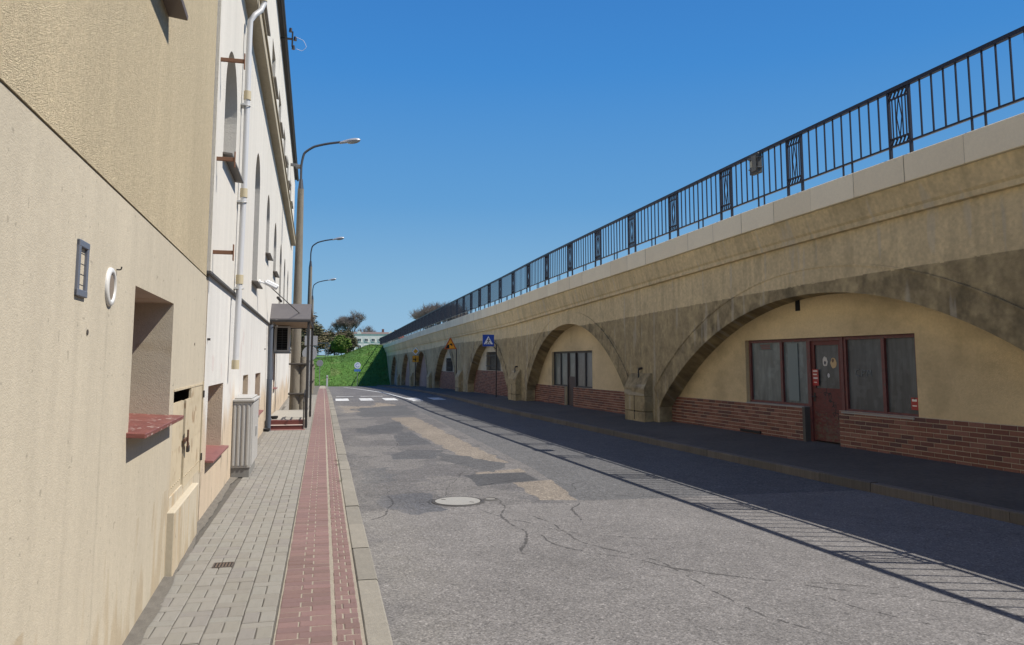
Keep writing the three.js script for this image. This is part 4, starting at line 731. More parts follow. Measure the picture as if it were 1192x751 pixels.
{ // bullet camera
  const t = thing('security_camera', 'white bullet security camera on white tenement wall above the canopy', 'camera', onT(-14.95, 3.17, .055), Math.atan(.021)), w = std(.72, .72, .71, .35);
  mesh('mount', [new THREE.CylinderGeometry(.045, .045, .03, 16).rotateZ(Math.PI / 2).translate(.015, 0, 0), rod([.02, 0, 0], [.13, -.02, -.02], .016)], w, t);
  mesh('housing', rod([.1, .0, .0], [.3, -.09, -.12], .04, .043, 16), w, t);
  mesh('lens', rod([.298, -.088, -.118], [.312, -.094, -.127], .037, .037, 16), std(.02, .02, .025, .1), t);
  mesh('sun_visor', rod([.13, .022, -.01], [.33, -.07, -.13], .034, .036, 10), w, t);
}

// ------------------------------------------------------------ canopy, steps and cabinet along the left pavement
const galv = std(.30, .31, .32, .5, { metalness: .5 }), darkSteel = std(.045, .043, .042, .55, { metalness: .4 });
{
  const t = thing('entrance_canopy', 'grey sheet metal canopy on a dark post over the red entrance steps', 'canopy', [0, 0, 0]);
  const L = -1.47, Rr = -.50, zf = -19.35, zb = -23.3, y0 = 2.70;
  const sheet = new THREE.MeshStandardMaterial({ map: speck([.135, .125, .125], .2, .8), roughness: .5, metalness: .25 });
  const th = .03, up = (p) => [p[0], p[1] + th, p[2]], a = [L, y0, zf - .02], b = [Rr, y0, zf - .02], c = [Rr, 3.1, -19.95], d = [L, 3.1, -19.95], e = [Rr, 2.75, zb], f = [L, 2.75, zb];
  mesh('roof_sheet', quads([[up(a), up(b), up(c), up(d)], [up(d), up(c), up(e), up(f)], [b, a, d, c], [c, d, f, e], [a, b, up(b), up(a)], [b, c, up(c), up(b)], [c, e, up(e), up(c)], [e, f, up(f), up(e)]]), sheet, t);
  mesh('fascia', [bx(L, Rr, y0 - .05, y0 - .004, zf - .05, zf, .005), bx(Rr - .04, Rr, y0 - .05, y0 - .004, zb, zf - .05, .005), bx(L, Rr, y0 - .05, y0 - .004, zb - .04, zb, .005)], darkSteel, t);
  const plank = new THREE.MeshStandardMaterial({ map: speck([.30, .215, .14], .3, 1.2), roughness: .8 });
  for (let k = 0; k < 9; k++) { const x = L + .03 + k * .103; mesh('soffit_board', bx(x, x + .096, y0 - .03, y0 - .012, zb + .02, zf - .06), plank, t); }
  mesh('post', bx(-.575, -.515, .12, y0 - .05, zf - .11, zf - .05, .006), darkSteel, t);
  mesh('post', bx(-.575, -.515, .12, y0 - .05, zb, zb + .06, .006), darkSteel, t);
  mesh('side_screen', [...[.5, .8, 1.1].map((y) => bx(-.56, -.535, y, y + .03, -20.4, zf - .11)), ...[0, 1, 2, 3].map((k) => bx(-.56, -.54, .3, 1.13, -20.4 + k * .28, -20.37 + k * .28))], darkSteel, t);
  mesh('tie_rod', rod(onT(-17.2, 3.36, .06), [-.75, 2.86, zf - .35], .011), darkSteel, t);
  mesh('turnbuckle', rod(onT(-18.05, 3.13, .26), onT(-18.35, 3.07, .32), .03, .03), darkSteel, t);
  mesh('wall_bracket', bx(L - .03, L + .02, 2.5, 3.1, -20.05, -19.95), darkSteel, t);
  const s = thing('entrance_steps', 'two dark red tiled steps up to the landing under the canopy', 'steps');
  const tile = new THREE.MeshStandardMaterial({ map: speck([.145, .042, .034], .3, 2), roughness: .45 }), conc = new THREE.MeshStandardMaterial({ map: speck([.33, .31, .27], .2, 1.5), roughness: .9 });
  mesh('step', bx(-1.36, -.6, .08, .2, -19.45, -19.2, .006), tile, s); mesh('step', bx(-1.36, -.6, .08, .3, -19.75, -19.45, .006), tile, s);
  mesh('nosing', bx(-1.36, -.6, .2, .206, -19.45, -19.19), std(.42, .34, .3, .6), s);
  mesh('landing', bx(-1.5, -.58, .06, .305, -23.6, -19.75, .006), conc, s);
  mesh('string_wall', bx(-1.47, -1.365, .08, .33, -19.85, -19.2, .008), std(.16, .165, .18, .8), s);
  mesh('edge_strip', bx(-1.5, -.56, .1, .112, -19.2, -19.08), std(.3, .16, .145, .8), s);
  const h = thing('handrail', 'thin dark handrail sloping beside the red steps', 'handrail');
  mesh('rail', tube([[-.6, .98, -20.6], [-.6, .98, -19.9], [-.6, .78, -19.2], [-.6, .74, -19.14]], .016, 20, 8), darkSteel, h);
  mesh('upright', rod([-.6, .1, -19.2], [-.6, .78, -19.2], .013), darkSteel, h); mesh('upright', rod([-.6, .3, -20.3], [-.6, .98, -20.3], .013), darkSteel, h);
  [[-1.5 + .09, .1, -18.82, 'small black rubber bowl on the pavement against the white wall before the steps'], [-1.31, .305, -19.95, 'small black rubber bowl on the landing above the red steps']].forEach(([x, y, z, l]) => { const g = new THREE.LatheGeometry([[0, 0], [.06, 0], [.085, .03], [.09, .07], [.08, .075], [.07, .04], [0, .02]].map((p) => new THREE.Vector2(...p)), 18); const o = mesh('rubber_bowl', g, std(.014, .014, .015, .6)); o.position.set(x, y, z); tag(o, l, 'bowl', 'black bowls by the steps'); });
}
{ // wall unit with dark grille under the canopy
  const p = onT(-21.75, 1.97, .04), t = thing('air_conditioner', 'white boxed air conditioner with dark grille on the wall under the canopy', 'air conditioner', p, Math.atan(.021));
  const w = std(.62, .61, .58, .5);
  mesh('casing', [bx(0, .40, 0, .04, -.7, 0), bx(0, .40, .64, .68, -.7, 0), bx(0, .06, .04, .64, -.7, 0), bx(.34, .40, .04, .64, -.7, 0), bx(.06, .34, .04, .64, -.7, -.66)], w, t);
  mesh('grille_back', bx(.06, .34, .04, .64, -.2, -.19), std(.012, .012, .013, .8), t);
  for (let k = 0; k < 9; k++) mesh('grille_bar', bx(.06, .34, .08 + k * .064, .09 + k * .064, -.06, -.05), std(.09, .09, .09, .5), t);
  mesh('grille_bar', bx(.193, .205, .04, .64, -.058, -.05), std(.09, .09, .09, .5), t);
  mesh('bracket', [bx(-.01, .42, -.05, 0, -.1, -.05), bx(-.01, .42, -.05, 0, -.65, -.6)], galv, t);
}
{ // street cabinet
  const t = thing('utility_cabinet', 'grey ribbed utility cabinet standing against the white wall', 'cabinet', [-1.325, .1, -11.5], Math.atan(.021));
  const g1 = new THREE.MeshStandardMaterial({ map: speck([.40, .39, .365], .12, 1), roughness: .6 }), W = .27, D = 1.15;
  mesh('plinth', bx(.012, W - .015, 0, .13, -D + .01, -.01, .006), std(.2, .195, .18, .8), t);
  mesh('body', bx(0, W, .13, 1.04, -D, 0, .008), g1, t);
  for (let k = 0; k < 4; k++) mesh('rib', bx(.022 + k * .06, .057 + k * .06, .16, 1.0, -.01, .016, .008), g1, t);
  for (let k = 0; k < 2; k++) { const dr = mesh('door', bx(W - .004, W + .014, .16, 1.02, -D + .03 + k * .555, -D + .57 + k * .555, .006), g1, t); mesh('lock', bx(W + .01, W + .03, .52, .66, -D + .47 + k * .1, -D + .51 + k * .1, .004), std(.3, .3, .29, .5), dr); }
  mesh('lid', quads([]).copy(merge([bx(-.01, W + .03, 1.04, 1.075, -D - .03, .03, .01), bx(.03, W - .01, 1.075, 1.1, -D + .02, -.02, .012)])), g1, t);
}
{ // manhole, valve cap, gully grate
  const t = thing('manhole_cover', 'round pale manhole cover sunk in cracked asphalt', 'manhole', [1.55, 0, -9.57]);
  const lid = new THREE.CylinderGeometry(.275, .275, .02, 48); lid.translate(0, .0, 0);
  mesh('lid', lid, new THREE.MeshStandardMaterial({ roughness: .75, map: speck([.285, .277, .255], .14, 3), bumpMap: bumpOf(grainBump, 2), bumpScale: .003 }), t);
  mesh('frame', new THREE.LatheGeometry([[.278, -.01], [.282, .006], [.3, .009], [.318, .007], [.325, -.01]].map((p) => new THREE.Vector2(...p)), 48), std(.045, .042, .04, .8), t);
  for (const a of [.7, 3.8]) { const k = mesh('key_slot', bx(-.03, .03, .0, .0125, -.008, .008), jointMat, t); k.position.set(Math.cos(a) * .2, 0, Math.sin(a) * .2); k.rotation.y = -a; }
  const v = thing('valve_cap', 'small worn iron valve cap beside the manhole cover', 'valve cap', [1.97, 0, -9.62]);
  mesh('cap', new THREE.CylinderGeometry(.06, .065, .016, 20), std(.2, .19, .17, .7), v); mesh('collar', new THREE.LatheGeometry([[.066, -.005], [.07, .012], [.1, .008], [.115, -.005]].map((p) => new THREE.Vector2(...p)), 24), std(.07, .066, .062, .9), v);
  const g = thing('drain_grate', 'small rusty drain grate set in the grey paving', 'grate', [-.79, .1, -6.66]);
  mesh('frame', [bx(-.075, .075, -.02, .006, -.075, -.065), bx(-.075, .075, -.02, .006, .065, .075), bx(-.075, -.065, -.02, .0055, -.065, .065), bx(.065, .075, -.02, .0055, -.065, .065)], std(.09, .07, .055, .8), g);
  mesh('pit', bx(-.066, .066, .0005, .0015, -.066, .066), std(.012, .011, .01, 1), g);
  for (let k = 0; k < 5; k++) mesh('bar', bx(-.054 + k * .024, -.042 + k * .024, 0, .005, -.065, .065), std(.12, .085, .06, .8), g);
}
// ------------------------------------------------------------ street lamps
function lamp(x, z, label) {
  const y = leftTop(z), t = thing('street_lamp', label, 'street lamp', [x, y, z], 0, 'street lamps along the left pavement');
  const conc = lamp.c ??= new THREE.MeshStandardMaterial({ roughness: .95, bumpMap: bumpOf(grainBump, 2), bumpScale: .004, map: colTex(128, 512, (u, v, o) => { const n = fbm(u * 6, v * 22, 4), f = noise(u * 60, v * 200), k = .7 + .4 * n + .15 * f; o[0] = .215 * k; o[1] = .19 * k; o[2] = .15 * k; }) });
  const p = new THREE.CylinderGeometry(.095, .165, 6.85, 10); p.translate(0, 3.425, 0); mesh('pole', p, conc, t);
  const st = new THREE.CylinderGeometry(.1, .12, 1.75, 8); st.translate(.2, .87, -.02); mesh('stub_post', st, conc, t);
  for (const yy of [.62, 1.5]) mesh('strap', bx(-.19, .33, yy, yy + .06, -.19, .18, .02), std(.1, .09, .08, .6, { metalness: .5 }), t);
  const dk = lamp.d ??= std(.085, .09, .1, .5, { metalness: .5 });
  mesh('sleeve', new THREE.CylinderGeometry(.05, .085, .32, 12).translate(0, 7.0, 0), dk, t);
  mesh('arm', tube([[0, 7.0, 0], [0, 7.6, 0], [.08, 7.98, 0], [.36, 8.2, 0], [.75, 8.32, 0], [1.15, 8.4, 0]], .036, 40, 10), dk, t);
  const hd = new THREE.Group(); hd.name = 'lamp_head'; t.add(hd); hd.position.set(1.1, 8.38, 0); hd.rotation.z = .19;
  const sh = new THREE.SphereGeometry(1, 20, 12, 0, Math.PI * 2, 0, Math.PI / 2); const sp = sh.attributes.position; for (let i = 0; i < sp.count; i++) { const X = sp.getX(i); sp.setXYZ(i, .34 + X * .34, sp.getY(i) * (.075 + .035 * X), sp.getZ(i) * (.1 + .04 * X)); } sh.computeVertexNormals();
  mesh('housing', [sh, bx(.02, .66, -.03, .0, -.09, .09, .02)], lamp.h ??= std(.42, .42, .42, .4, { metalness: .3 }), hd);
  const ln = new THREE.SphereGeometry(1, 16, 8, 0, Math.PI * 2, Math.PI / 2, Math.PI / 2); ln.scale(.2, .06, .085); ln.translate(.44, -.03, 0); mesh('lens', ln, lamp.l ??= std(.3, .3, .28, .15), hd);
  return t;
}
lamp(-1.02, -24.1, 'nearest tall concrete street lamp rising behind the canopy'); lamp(-1.2, -43.3, 'middle concrete street lamp of three along the left pavement'); lamp(-1.5, -62, 'farthest concrete street lamp with its arm behind the middle lamp');

// ------------------------------------------------------------ traffic signs
const plateBack = std(.32, .33, .345, .5, { metalness: .3 });
function signFace(shape, tex, w, h) { const g = new THREE.ShapeGeometry(shape, 24), p = g.attributes.position, u = g.attributes.uv; for (let i = 0; i < p.count; i++) u.setXY(i, p.getX(i) / w + .5, p.getY(i) / h + .5); return [g, new THREE.MeshStandardMaterial({ map: tex, roughness: .45 })]; }
function plate(parent, shape, tex, w, h, x, y, z = .03, turn = 0) {
  const b = new THREE.ExtrudeGeometry(shape, { depth: .012, bevelEnabled: true, bevelSize: .004, bevelThickness: .003, bevelSegments: 1 }); const o = mesh('plate', b, plateBack, parent); o.position.set(x, y, z); o.rotation.y = turn;
  if (tex) { const [g, m] = signFace(shape, tex, w, h); const f = mesh('face', g, m, o); f.position.z = .0185; }
  return o;
}
const poly = (pts) => new THREE.Shape(pts.map((p) => new THREE.Vector2(...p)));
const disc = (r) => { const s = new THREE.Shape(); s.absarc(0, 0, r, 0, Math.PI * 2); return s; };
const sq = (w, h) => poly([[-w / 2, -h / 2], [w / 2, -h / 2], [w / 2, h / 2], [-w / 2, h / 2]]);
{
  let x = 6.97, z = -32.9, y = foot(z) - .06;
  const a = thing('crossing_sign', 'blue square pedestrian crossing sign with white triangle on the right pavement', 'road sign', [x, y, z]);
  mesh('pole', [rod([0, 0, 0], [0, 2.3, 0], .026), rod([0, 2.3, 0], [-.1, 2.42, 0], .02), rod([0, 2.1, 0], [-.1, 2.2, 0], .018)], darkSteel, a);
  plate(a, sq(.5, .5), canvasTex(256, 256, (c, w, h) => { c.fillStyle = '#2450b8'; c.fillRect(0, 0, w, h); c.fillStyle = '#f6f8fa'; c.beginPath(); c.moveTo(128, 26); c.lineTo(232, 210); c.lineTo(24, 210); c.closePath(); c.fill(); c.strokeStyle = '#10131c'; c.fillStyle = '#10131c'; c.lineCap = 'round'; c.beginPath(); c.arc(136, 82, 12, 0, 7); c.fill(); c.lineWidth = 17; c.beginPath(); c.moveTo(134, 104); c.lineTo(126, 146); c.stroke(); c.lineWidth = 12; c.beginPath(); c.moveTo(126, 146); c.lineTo(146, 172); c.lineTo(152, 196); c.moveTo(126, 146); c.lineTo(110, 174); c.lineTo(94, 196); c.moveTo(134, 108); c.lineTo(160, 134); c.moveTo(132, 108); c.lineTo(104, 134); c.stroke(); c.fillStyle = '#10131c'; for (const q of [64, 112, 164]) { c.beginPath(); c.moveTo(q - 8, 208); c.lineTo(q + 14, 208); c.lineTo(q + 18, 196); c.lineTo(q, 196); c.fill(); } }), .5, .5, -.36, 2.48);
  x = 6.93; z = -43.6; y = foot(z) - .05;
  const b = thing('quay_warning_sign', 'orange triangular warning sign with black car pictogram beside the viaduct', 'road sign', [x, y, z]);
  mesh('pole', [rod([0, 0, 0], [0, 2.45, 0], .028), rod([0, 2.42, 0], [-.12, 2.5, 0], .02)], darkSteel, b);
  plate(b, poly([[-.36, -.31], [.36, -.31], [.03, .33], [-.03, .33]]), canvasTex(256, 256, (c, w, h) => { c.fillStyle = '#c45a18'; c.fillRect(0, 0, w, h); c.fillStyle = '#ffae2a'; c.beginPath(); c.moveTo(128, 34); c.lineTo(226, 232); c.lineTo(30, 232); c.fill(); c.fillStyle = '#120d08'; c.beginPath(); c.moveTo(30, 232); c.lineTo(74, 150); c.lineTo(108, 150); c.lineTo(108, 232); c.fill(); c.save(); c.translate(146, 150); c.rotate(.55); c.fillRect(-34, -10, 64, 20); c.fillRect(-18, -26, 34, 18); c.beginPath(); c.arc(-18, 12, 9, 0, 7); c.arc(16, 12, 9, 0, 7); c.fill(); c.restore(); }), .72, .66, -.36, 2.72);
  x = 6.72; z = -63.5; y = foot(z) - .05;
  const d = thing('priority_sign', 'yellow diamond priority sign above a yellow junction plate by far arches', 'road sign', [x, y, z]);
  mesh('pole', rod([.0, 0, 0], [.0, 3.2, 0], .03), darkSteel, d);
  plate(d, poly([[-.31, 0], [0, -.31], [.31, 0], [0, .31]]), canvasTex(128, 128, (c, w, h) => { c.fillStyle = '#f4f4f0'; c.fillRect(0, 0, w, h); c.fillStyle = '#ffb531'; c.beginPath(); c.moveTo(64, 22); c.lineTo(106, 64); c.lineTo(64, 106); c.lineTo(22, 64); c.fill(); }), .62, .62, 0, 2.92);
  plate(d, sq(.52, .52), canvasTex(128, 128, (c, w, h) => { c.fillStyle = '#f5a92c'; c.fillRect(0, 0, w, h); c.strokeStyle = '#15110a'; c.lineWidth = 20; c.beginPath(); c.moveTo(16, 70); c.lineTo(66, 70); c.lineTo(66, 112); c.stroke(); c.lineWidth = 8; c.beginPath(); c.moveTo(66, 66); c.lineTo(112, 66); c.moveTo(66, 66); c.lineTo(66, 18); c.stroke(); }), .52, .52, 0, 2.3);
  x = -.93; z = -36;
  const e = thing('sign_post', 'grey backs of a square and a round sign on one post behind the canopy', 'road sign', [x, leftTop(z), z]);
  mesh('pole', rod([0, 0, 0], [0, 3.0, 0], .03), galv, e); plate(e, sq(.55, .42), null, 1, 1, .05, 2.55); plate(e, disc(.32), null, 1, 1, .0, 1.98);
  x = -1.06; z = -80;
  const f = thing('round_sign', 'grey back of a small round sign at the far end of the left pavement', 'road sign', [x, leftTop(z), z]);
  mesh('pole', rod([0, 0, 0], [0, 2.6, 0], .03), galv, f); plate(f, disc(.32), null, 1, 1, 0, 2.3);
  x = 2.95; z = -89.5;
  const g = thing('roundabout_sign', 'round white sign over a small blue plate before the grass bank', 'road sign', [x, ground(z), z]);
  mesh('pole', rod([0, 0, 0], [0, 2.75, 0], .03), galv, g);
  plate(g, disc(.36), canvasTex(128, 128, (c, w, h) => { c.fillStyle = '#e4e9ee'; c.fillRect(0, 0, w, h); c.strokeStyle = '#5f83b4'; c.lineWidth = 12; c.beginPath(); c.arc(64, 64, 34, .3, 5.4); c.stroke(); }), .72, .72, 0, 2.35);
  plate(g, sq(.7, .26), canvasTex(32, 16, (c, w, h) => { c.fillStyle = '#4f7fc0'; c.fillRect(0, 0, w, h); }), .7, .26, 0, 1.8);
  const k = thing('marker_post', 'short white marker post at the far end of the left kerb', 'post', [-.35, ground(-89), -89]);
  mesh('shaft', bx(-.09, .09, 0, 1.25, -.05, .05, .02), std(.6, .6, .58, .5), k); mesh('reflector', bx(-.05, .05, .95, 1.1, .048, .056), std(.3, .05, .04, .4), k);
}

// ------------------------------------------------------------ garden wall
{
  const z0 = -36.6, z1 = -84, t = thing('garden_wall', 'pale plastered garden wall running on from the white tenement', 'wall');
  const X = (z) => -1.25 + .021 * (z + 8.3) - .05, m = new THREE.MeshStandardMaterial({ roughness: .95, map: areaTex(1024, 128, z1, z0, -1.6, 2.8, (s, y, o) => { const k = .75 + .3 * fbm(s * .8, y, 4) + .2 * fbm(s * 6, y * 2, 3), d = ss(.5, .62, fbm(s * 1.5, y * 2.5 + 4, 4)); for (let i = 0; i < 3; i++) o[i] = mix([.56, .52, .45][i], [.40, .345, .26][i], d) * k; }) });
  const top = (z) => leftTop(z) + 2.25 - .15 * ss(-50, -84, z), q = [], c = [];
  for (let z = z0; z > z1; z -= 3) { const b = Math.max(z1, z - 3); q.push([[X(z), leftTop(z) - .1, z], [X(b), leftTop(b) - .1, b], [X(b), top(b), b], [X(z), top(z), z], [[z, leftTop(z)], [b, leftTop(b)], [b, top(b)], [z, top(z)]]], [[X(z) - .3, leftTop(z) - .1, z], [X(z) - .3, top(z), z], [X(b) - .3, top(b), b], [X(b) - .3, leftTop(b) - .1, b]]); }
  mesh('wall', quads(q), m, t);
  for (let z = z0; z > z1 + .2; z -= 1.5) { const b = z - 1.49, P = (zz, dx, dy) => [X(zz) + dx, top(zz) + dy, zz]; mesh('coping_tile', quads([[P(z, .05, 0), P(b, .05, 0), P(b, .05, .06), P(z, .05, .06)], [P(z, .05, .06), P(b, .05, .06), P(b, -.15, .14), P(z, -.15, .14)], [P(z, -.15, .14), P(b, -.15, .14), P(b, -.35, .06), P(z, -.35, .06)], [P(z, -.35, .06), P(b, -.35, .06), P(b, -.35, 0), P(z, -.35, 0)], [P(z, -.35, 0), P(b, -.35, 0), P(b, .05, 0), P(z, .05, 0)]]), std(.38, .35, .29, .9), t); }
}

// ------------------------------------------------------------ grass bank and what stands beyond it
const bankTop = (x) => 1.95 + .1 * clamp(x + 3, -3, 4) + .38 * clamp(x - 1, 0, 3.9) + .2 * (fbm(x * .25, 2, 3) - .5);
const bankY = (x, z) => { const toe = -91.5 - .6 * (fbm(x * .3, 5, 2) - .5), t = ss(toe, -104, z), far = clamp((-104 - z) / 60), lo = ground(-91) - .02; const top = bankTop(x) * (1 - far) + 3.0 * far; return mix(lo, top, t) + .1 * (fbm(x * 1.4, z * 1.4, 3) - .5) * t; };
{
  const q = [], xs = [], zs = [-90.6]; for (let x = -60; x < -6; x += 6) xs.push(x); for (let x = -6; x < 14; x += .8) xs.push(x); for (let x = 14; x <= 80; x += 6) xs.push(x); for (let z = -91.4; z > -106; z -= .7) zs.push(z); for (let z = -108; z > -170; z -= 10) zs.push(z); zs.push(-250, -420, -900);
  for (let i = 0; i + 1 < xs.length; i++) for (let j = 0; j + 1 < zs.length; j++) { const P = (a, b) => [xs[a], bankY(xs[a], zs[b]), zs[b]], U = (a, b) => [xs[a], zs[b]]; q.push([P(i, j), P(i + 1, j), P(i + 1, j + 1), P(i, j + 1), [U(i, j), U(i + 1, j), U(i + 1, j + 1), U(i, j + 1)]]); }
  const m = new THREE.MeshStandardMaterial({ roughness: 1, map: colTex(512, 512, (u, v, o) => { const n = fbm(u * 9, v * 9, 5), f = noise(u * 128, v * 128), d = ss(.56, .7, fbm(u * 5 + 9, v * 5, 4)); const k = .6 + .5 * n + .35 * f; o[0] = mix(.068, .11, d) * k; o[1] = mix(.155, .165, d) * k; o[2] = mix(.022, .04, d) * k; }, { rx: .08, ry: .08 }) });
  const b = mesh('grass_bank', quads(q), m); b.userData.kind = 'structure';
  // tufts of grass, uncountable
  const r = mul(81), tg = []; for (let k = 0; k < 5; k++) { const a = k * 1.3, w = .035; tg.push([[Math.cos(a) * .05 - w, 0, Math.sin(a) * .05], [Math.cos(a) * .05 + w, 0, Math.sin(a) * .05], [Math.cos(a) * .22 + .004, .3 + .05 * k, Math.sin(a) * .2], [Math.cos(a) * .22 - .004, .3 + .05 * k, Math.sin(a) * .2]]); }
  const N = 14000, im = new THREE.InstancedMesh(quads(tg), new THREE.MeshStandardMaterial({ color: 0xffffff, roughness: .9 }), N), M4 = new THREE.Matrix4(), E4 = new THREE.Euler(), Q4 = new THREE.Quaternion(), C = new THREE.Color();
  for (let i = 0; i < N; i++) { const x = -8 + r() * 17, z = -91.3 - 14 * Math.pow(r(), .9), s = .16 + r() * .26; E4.set((r() - .5) * .4, r() * 6.3, (r() - .5) * .4); M4.compose(new THREE.Vector3(x, bankY(x, z) - .03, z), Q4.setFromEuler(E4), new THREE.Vector3(s, s, s)); im.setMatrixAt(i, M4); const k = .85 + r() * .35; im.setColorAt(i, C.setRGB((.06 + .05 * r()) * k, .155 * k, .022 * k)); }
  im.name = numbered('bank_grass'); im.userData = { kind: 'stuff', label: 'rough green grass covering the bank at the street end', category: 'grass' }; scene.add(im);
}
// trees
function limbTree(r, o) { // returns branch geometries and tips
  const br = [], tips = [], grow = (p, dir, len, rad, lvl) => {
    const q = p.clone().addScaledVector(dir, len); br.push(rod(p.toArray(), q.toArray(), rad, rad * .66, lvl > 2 ? 3 : 6)); tips.push([q, lvl]);
    if (lvl >= o.levels) return; const n = lvl === 0 ? o.first : 2 + (r() < o.third ? 1 : 0);
    for (let i = 0; i < n; i++) { const d = dir.clone().add(new THREE.Vector3((r() - .5) * o.spread, (r() - .35) * o.spread * .55, (r() - .5) * o.spread)).normalize(); grow(q, d, len * (o.shrink + (r() - .5) * .2), rad * .62, lvl + 1); }
  };
  grow(new THREE.Vector3(0, 0, 0), new THREE.Vector3(0, 1, 0), o.trunk, o.rad, 0); return { br, tips };
}
function leaves(r, pts, n, size, spreadR, flat = .6) {
  const q = [];
  for (let i = 0; i < n; i++) {
    const c = pts[Math.floor(r() * pts.length)], a = r() * 6.283, e = (r() - .5) * 2, s = size * (.5 + r()), d = Math.pow(r(), .5) * spreadR;
    const x = c[0] + Math.cos(a) * Math.sqrt(1 - e * e) * d, y = c[1] + e * d * .8, z = c[2] + Math.sin(a) * Math.sqrt(1 - e * e) * d, b = r() * 6.283, t = (r() - .5) * 2;
    const ux = Math.cos(b) * s, uz = Math.sin(b) * s, vx = -Math.sin(b) * t * s * flat, vy = s * flat, vz = Math.cos(b) * t * s * flat;
    q.push([[x - ux, y, z - uz], [x + vx * .6, y - vy * .5, z + vz * .6], [x + ux, y, z + uz], [x - vx * .6, y + vy * .5, z - vz * .6]]);
  }
  return quads(q);
}
const bark = std(.09, .075, .06, .95), twig = std(.155, .13, .115, .95);
function leafyTree(name, label, pos, h, w, cols, n, size, seed, trunkH = .35, group) {
  const r = mul(seed), t = thing(name, label, 'tree', pos, r() * 6, group), L = limbTree(r, { levels: 3, first: 5, third: .6, spread: 1.5, shrink: .72, trunk: h * trunkH, rad: h * .028 });
  mesh('trunk', L.br, bark, t);
  const clumps = []; for (let i = 0; i < 46; i++) { const a = r() * 6.283, e = Math.acos(1 - 2 * r()), d = .55 + .45 * r(), v = h * (trunkH * .55 + (1 - trunkH * .55) / 2), hh = h * (1 - trunkH * .55) / 2; clumps.push([Math.cos(a) * Math.sin(e) * w * d, v + Math.cos(e) * hh * d * .9, Math.sin(a) * Math.sin(e) * w * d]); }
  cols.forEach((c, i) => { const sub = clumps.filter((_, k) => k % cols.length === i); const m = mesh('crown', leaves(r, sub, Math.round(n / cols.length), size, w * .34), new THREE.MeshStandardMaterial({ color: rgb(...c), roughness: .85 }), t); });
  return t;
}
function bareTree(label, pos, h, spread, seed, levels = 6, group) {
  const r = mul(seed), t = thing('bare_tree', label, 'tree', pos, 0, group), L = limbTree(r, { levels, first: 6, third: .5, spread, shrink: .8, trunk: h * .16, rad: h * .024 });
  mesh('trunk', L.br.slice(0, 9), bark, t); const cr = mesh('crown', L.br.slice(9), twig, t);
  const fine = []; for (const [p, l] of L.tips) if (l >= levels - 1) for (let k = 0; k < 3; k++) fine.push(rod(p.toArray(), [p.x + (r() - .5) * h * .09, p.y + (r() - .2) * h * .08, p.z + (r() - .5) * h * .09], h * .0016, h * .0008, 3));
  mesh('twigs', fine, twig, cr).userData.kind = 'stuff';
  return t;
}
leafyTree('chestnut_tree', 'olive brown leafy tree behind the garden wall, largest on the left', [-3.6, -1.2, -76], 8.6, 2.5, [[.10, .092, .04], [.15, .11, .065], [.075, .08, .036]], 9000, .16, 101, .3);
leafyTree('chestnut_tree', 'dark olive tree behind the canopy and nearest street lamp', [-4.6, -.9, -62], 6.6, 2.2, [[.07, .075, .034], [.12, .095, .052]], 6000, .15, 102, .3);
leafyTree('chestnut_tree', 'russet budding tree left of the bare tree beyond the bank', [-2.8, 1.6, -112], 5.6, 2.4, [[.16, .115, .07], [.125, .105, .05]], 5000, .17, 103, .3);
leafyTree('broadleaf_tree', 'brown budding tree in front of the bare tree crown', [.7, 2.2, -165], 6.6, 3.2, [[.12, .085, .05], [.085, .075, .035]], 5000, .22, 104, .25);
leafyTree('broadleaf_tree', 'dark budding tree just left of the far white house', [3.4, 2.4, -190], 7.0, 2.6, [[.10, .08, .045], [.08, .075, .035]], 4000, .25, 106, .25);
leafyTree('broadleaf_tree', 'fresh light green tree beside the far white house', [1.9, 2.3, -150], 4.5, 1.7, [[.13, .19, .03], [.10, .15, .026]], 5000, .2, 105, .2);
bareTree('wide bare tree with grey twigs above the far white house', [4.6, 2.6, -200], 15.5, 1.15, 205, 7);
bareTree('low bare brownish tree right of the wide bare tree', [14.6, 4.5, -330], 17, 1.3, 203, 6);
bareTree('bare tree showing above the black railing beyond the viaduct', [20.3, 0, -150], 18.5, 1.1, 202, 7);
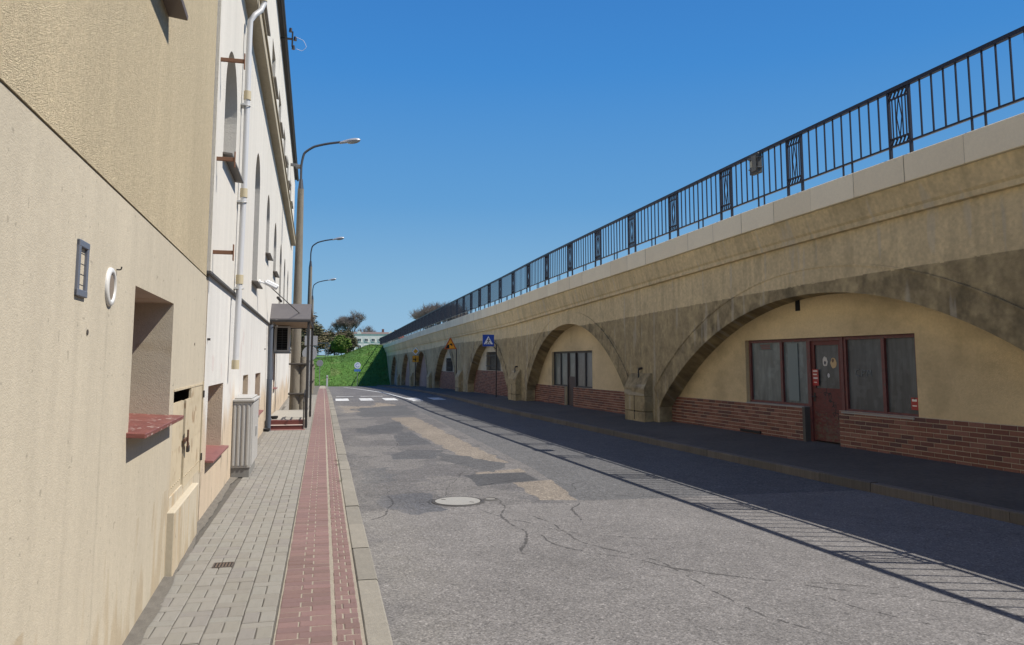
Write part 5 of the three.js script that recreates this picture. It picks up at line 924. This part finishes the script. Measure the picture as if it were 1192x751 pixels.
// far houses
function farHouse(name, label, x, y, z, w, d, h, cols, kind) {
  const t = thing(name, label, 'house', [x, y, z]);
  mesh('wall', bx(-w / 2, w / 2, -1, h, -d, 0), std(...cols[0], .9), t);
  if (kind === 'villa') {
    mesh('cornice', [bx(-w / 2 - .25, w / 2 + .25, h, h + .35, -d - .2, .08), bx(-w / 2 - .1, w / 2 + .1, h * .56, h * .56 + .18, 0, .06)], std(.78, .74, .71, .8), t);
    for (const s of [-w / 2 + .5, -w / 2 + 3.7, w / 2 - .5]) { const g = poly([[-.75, 0], [.75, 0], [.75, .5], [0, 1.2], [-.75, .5]]); mesh('parapet_gable', new THREE.ExtrudeGeometry(g, { depth: .4, bevelEnabled: false }).translate(s, h + .35, -.3), std(.78, .74, .71, .8), t); }
    for (let i = 0; i < 6; i++) { const wx = -w / 2 + 1.4 + i * 2.45; for (const [y0, y1, ww] of [[.6, 2.5, .55], [4.0, 4.9, .5]]) { const g = mesh('window', bx(wx - ww, wx + ww, y0, y1, .0, .05), std(.07, .08, .1, .2), t); mesh('surround', [bx(wx - ww - .15, wx - ww, y0 - .1, y1 + .15, 0, .12), bx(wx + ww, wx + ww + .15, y0 - .1, y1 + .15, 0, .12), bx(wx - ww, wx + ww, y1, y1 + .15, 0, .12), bx(wx - ww, wx + ww, y0 - .12, y0, 0, .14), bx(wx - .04, wx + .04, y0, y1, .05, .08)], std(.72, .69, .66, .8), g); } }
  } else {
    for (let i = 0; i < Math.floor(w / 2.6); i++) mesh('window', bx(-w / 2 + 1 + i * 2.6, -w / 2 + 2 + i * 2.6, h * .45, h * .75, 0, .06), std(.06, .065, .07, .3), t);
  }
  const rh = kind === 'villa' ? .9 : 2.6, top = h + (kind === 'villa' ? .36 : 0), o = .15, W2 = w / 2 + o;
  const rf = mesh('roof', quads([[[-W2, top, o], [W2, top, o], [W2, top + rh, -d / 2], [-W2, top + rh, -d / 2]], [[W2, top, -d - o], [-W2, top, -d - o], [-W2, top + rh, -d / 2], [W2, top + rh, -d / 2]], [[-W2, top, -d - o], [-W2, top, o], [-W2, top + rh, -d / 2], [-W2, top + rh, -d / 2]], [[W2, top, o], [W2, top, -d - o], [W2, top + rh, -d / 2], [W2, top + rh, -d / 2]]]), std(...cols[1], .85), t);
  mesh('chimney', bx(w * .28, w * .28 + .8, top + rh * .3, top + rh + 1.1, -d / 2 - .5, -d / 2 + .3), std(.2, .1, .08, .9), rf);
  return t;
}
farHouse('white_villa', 'long white two storey house with parapet beyond the grass bank', 13.8, 5.0, -285, 15.5, 10, 6.3, [[.80, .75, .71], [.16, .12, .1]], 'villa');
farHouse('tiled_house', 'red tiled house roof behind the white house', 21.5, 6.5, -330, 17, 9, 5.0, [[.45, .42, .38], [.27, .075, .05]]);
farHouse('tiled_house', 'brown roofed house behind the low bare tree', 30, 6.5, -400, 22, 10, 5.6, [[.4, .37, .33], [.16, .08, .06]]);
{ // shelter on the bank
  const t = thing('shelter_frame', 'dark flat roofed shelter frame on top of the grass bank', 'shelter', [-1.0, bankY(-1, -106) - .1, -106]);
  mesh('roof', bx(-1.1, .7, 2.0, 2.16, -1.2, 0, .03), std(.07, .075, .08, .6), t); for (const x of [-1.0, .25, .55]) mesh('post', bx(x, x + .09, 0, 2.0, -.15, -.06), std(.16, .17, .18, .5), t); mesh('panel', bx(-1.0, .6, .0, .22, -.12, -.08), std(.08, .1, .13, .5), t); mesh('bench', bx(-.8, .2, .45, .52, -.8, -.45), std(.2, .14, .08, .8), t);
}
// weeds in the joints of the kerb and wall
{
  const green = [std(.09, .15, .03, .9), std(.12, .13, .04, .9)];
  [[.16, -12.6, .9, 'tallest'], [.15, -13.1, .7, 'second'], [.17, -10.9, .5, 'small'], [.12, -16.4, .6, 'far']].forEach(([x, z, s, k], i) => {
    const r = mul(300 + i), q = []; for (let j = 0; j < 26; j++) { const a = r() * 6.283, l = (.03 + .06 * r()) * s * 1.3, b = (r() - .5) * .12; q.push([[Math.cos(a) * .008, 0, b - .004], [Math.cos(a) * .008, 0, b + .004], [Math.cos(a) * l * .7, l, b + Math.sin(a) * l * .6 + .002], [Math.cos(a) * l * .7, l, b + Math.sin(a) * l * .6 - .002]]); }
    const o = mesh('weed_tuft', quads(q), green[i % 2]); o.position.set(kerbIn(z) + .0, leftTop(z) - .003, z); tag(o, `${k === 'small' ? 'smallest nearest' : k === 'tallest' ? 'thickest' : k === 'second' ? 'second thickest' : 'farthest thin'} green weed tuft growing along the left kerb`, 'weed', 'weeds along the kerb');
  });
}
renderer.render(scene, camera);
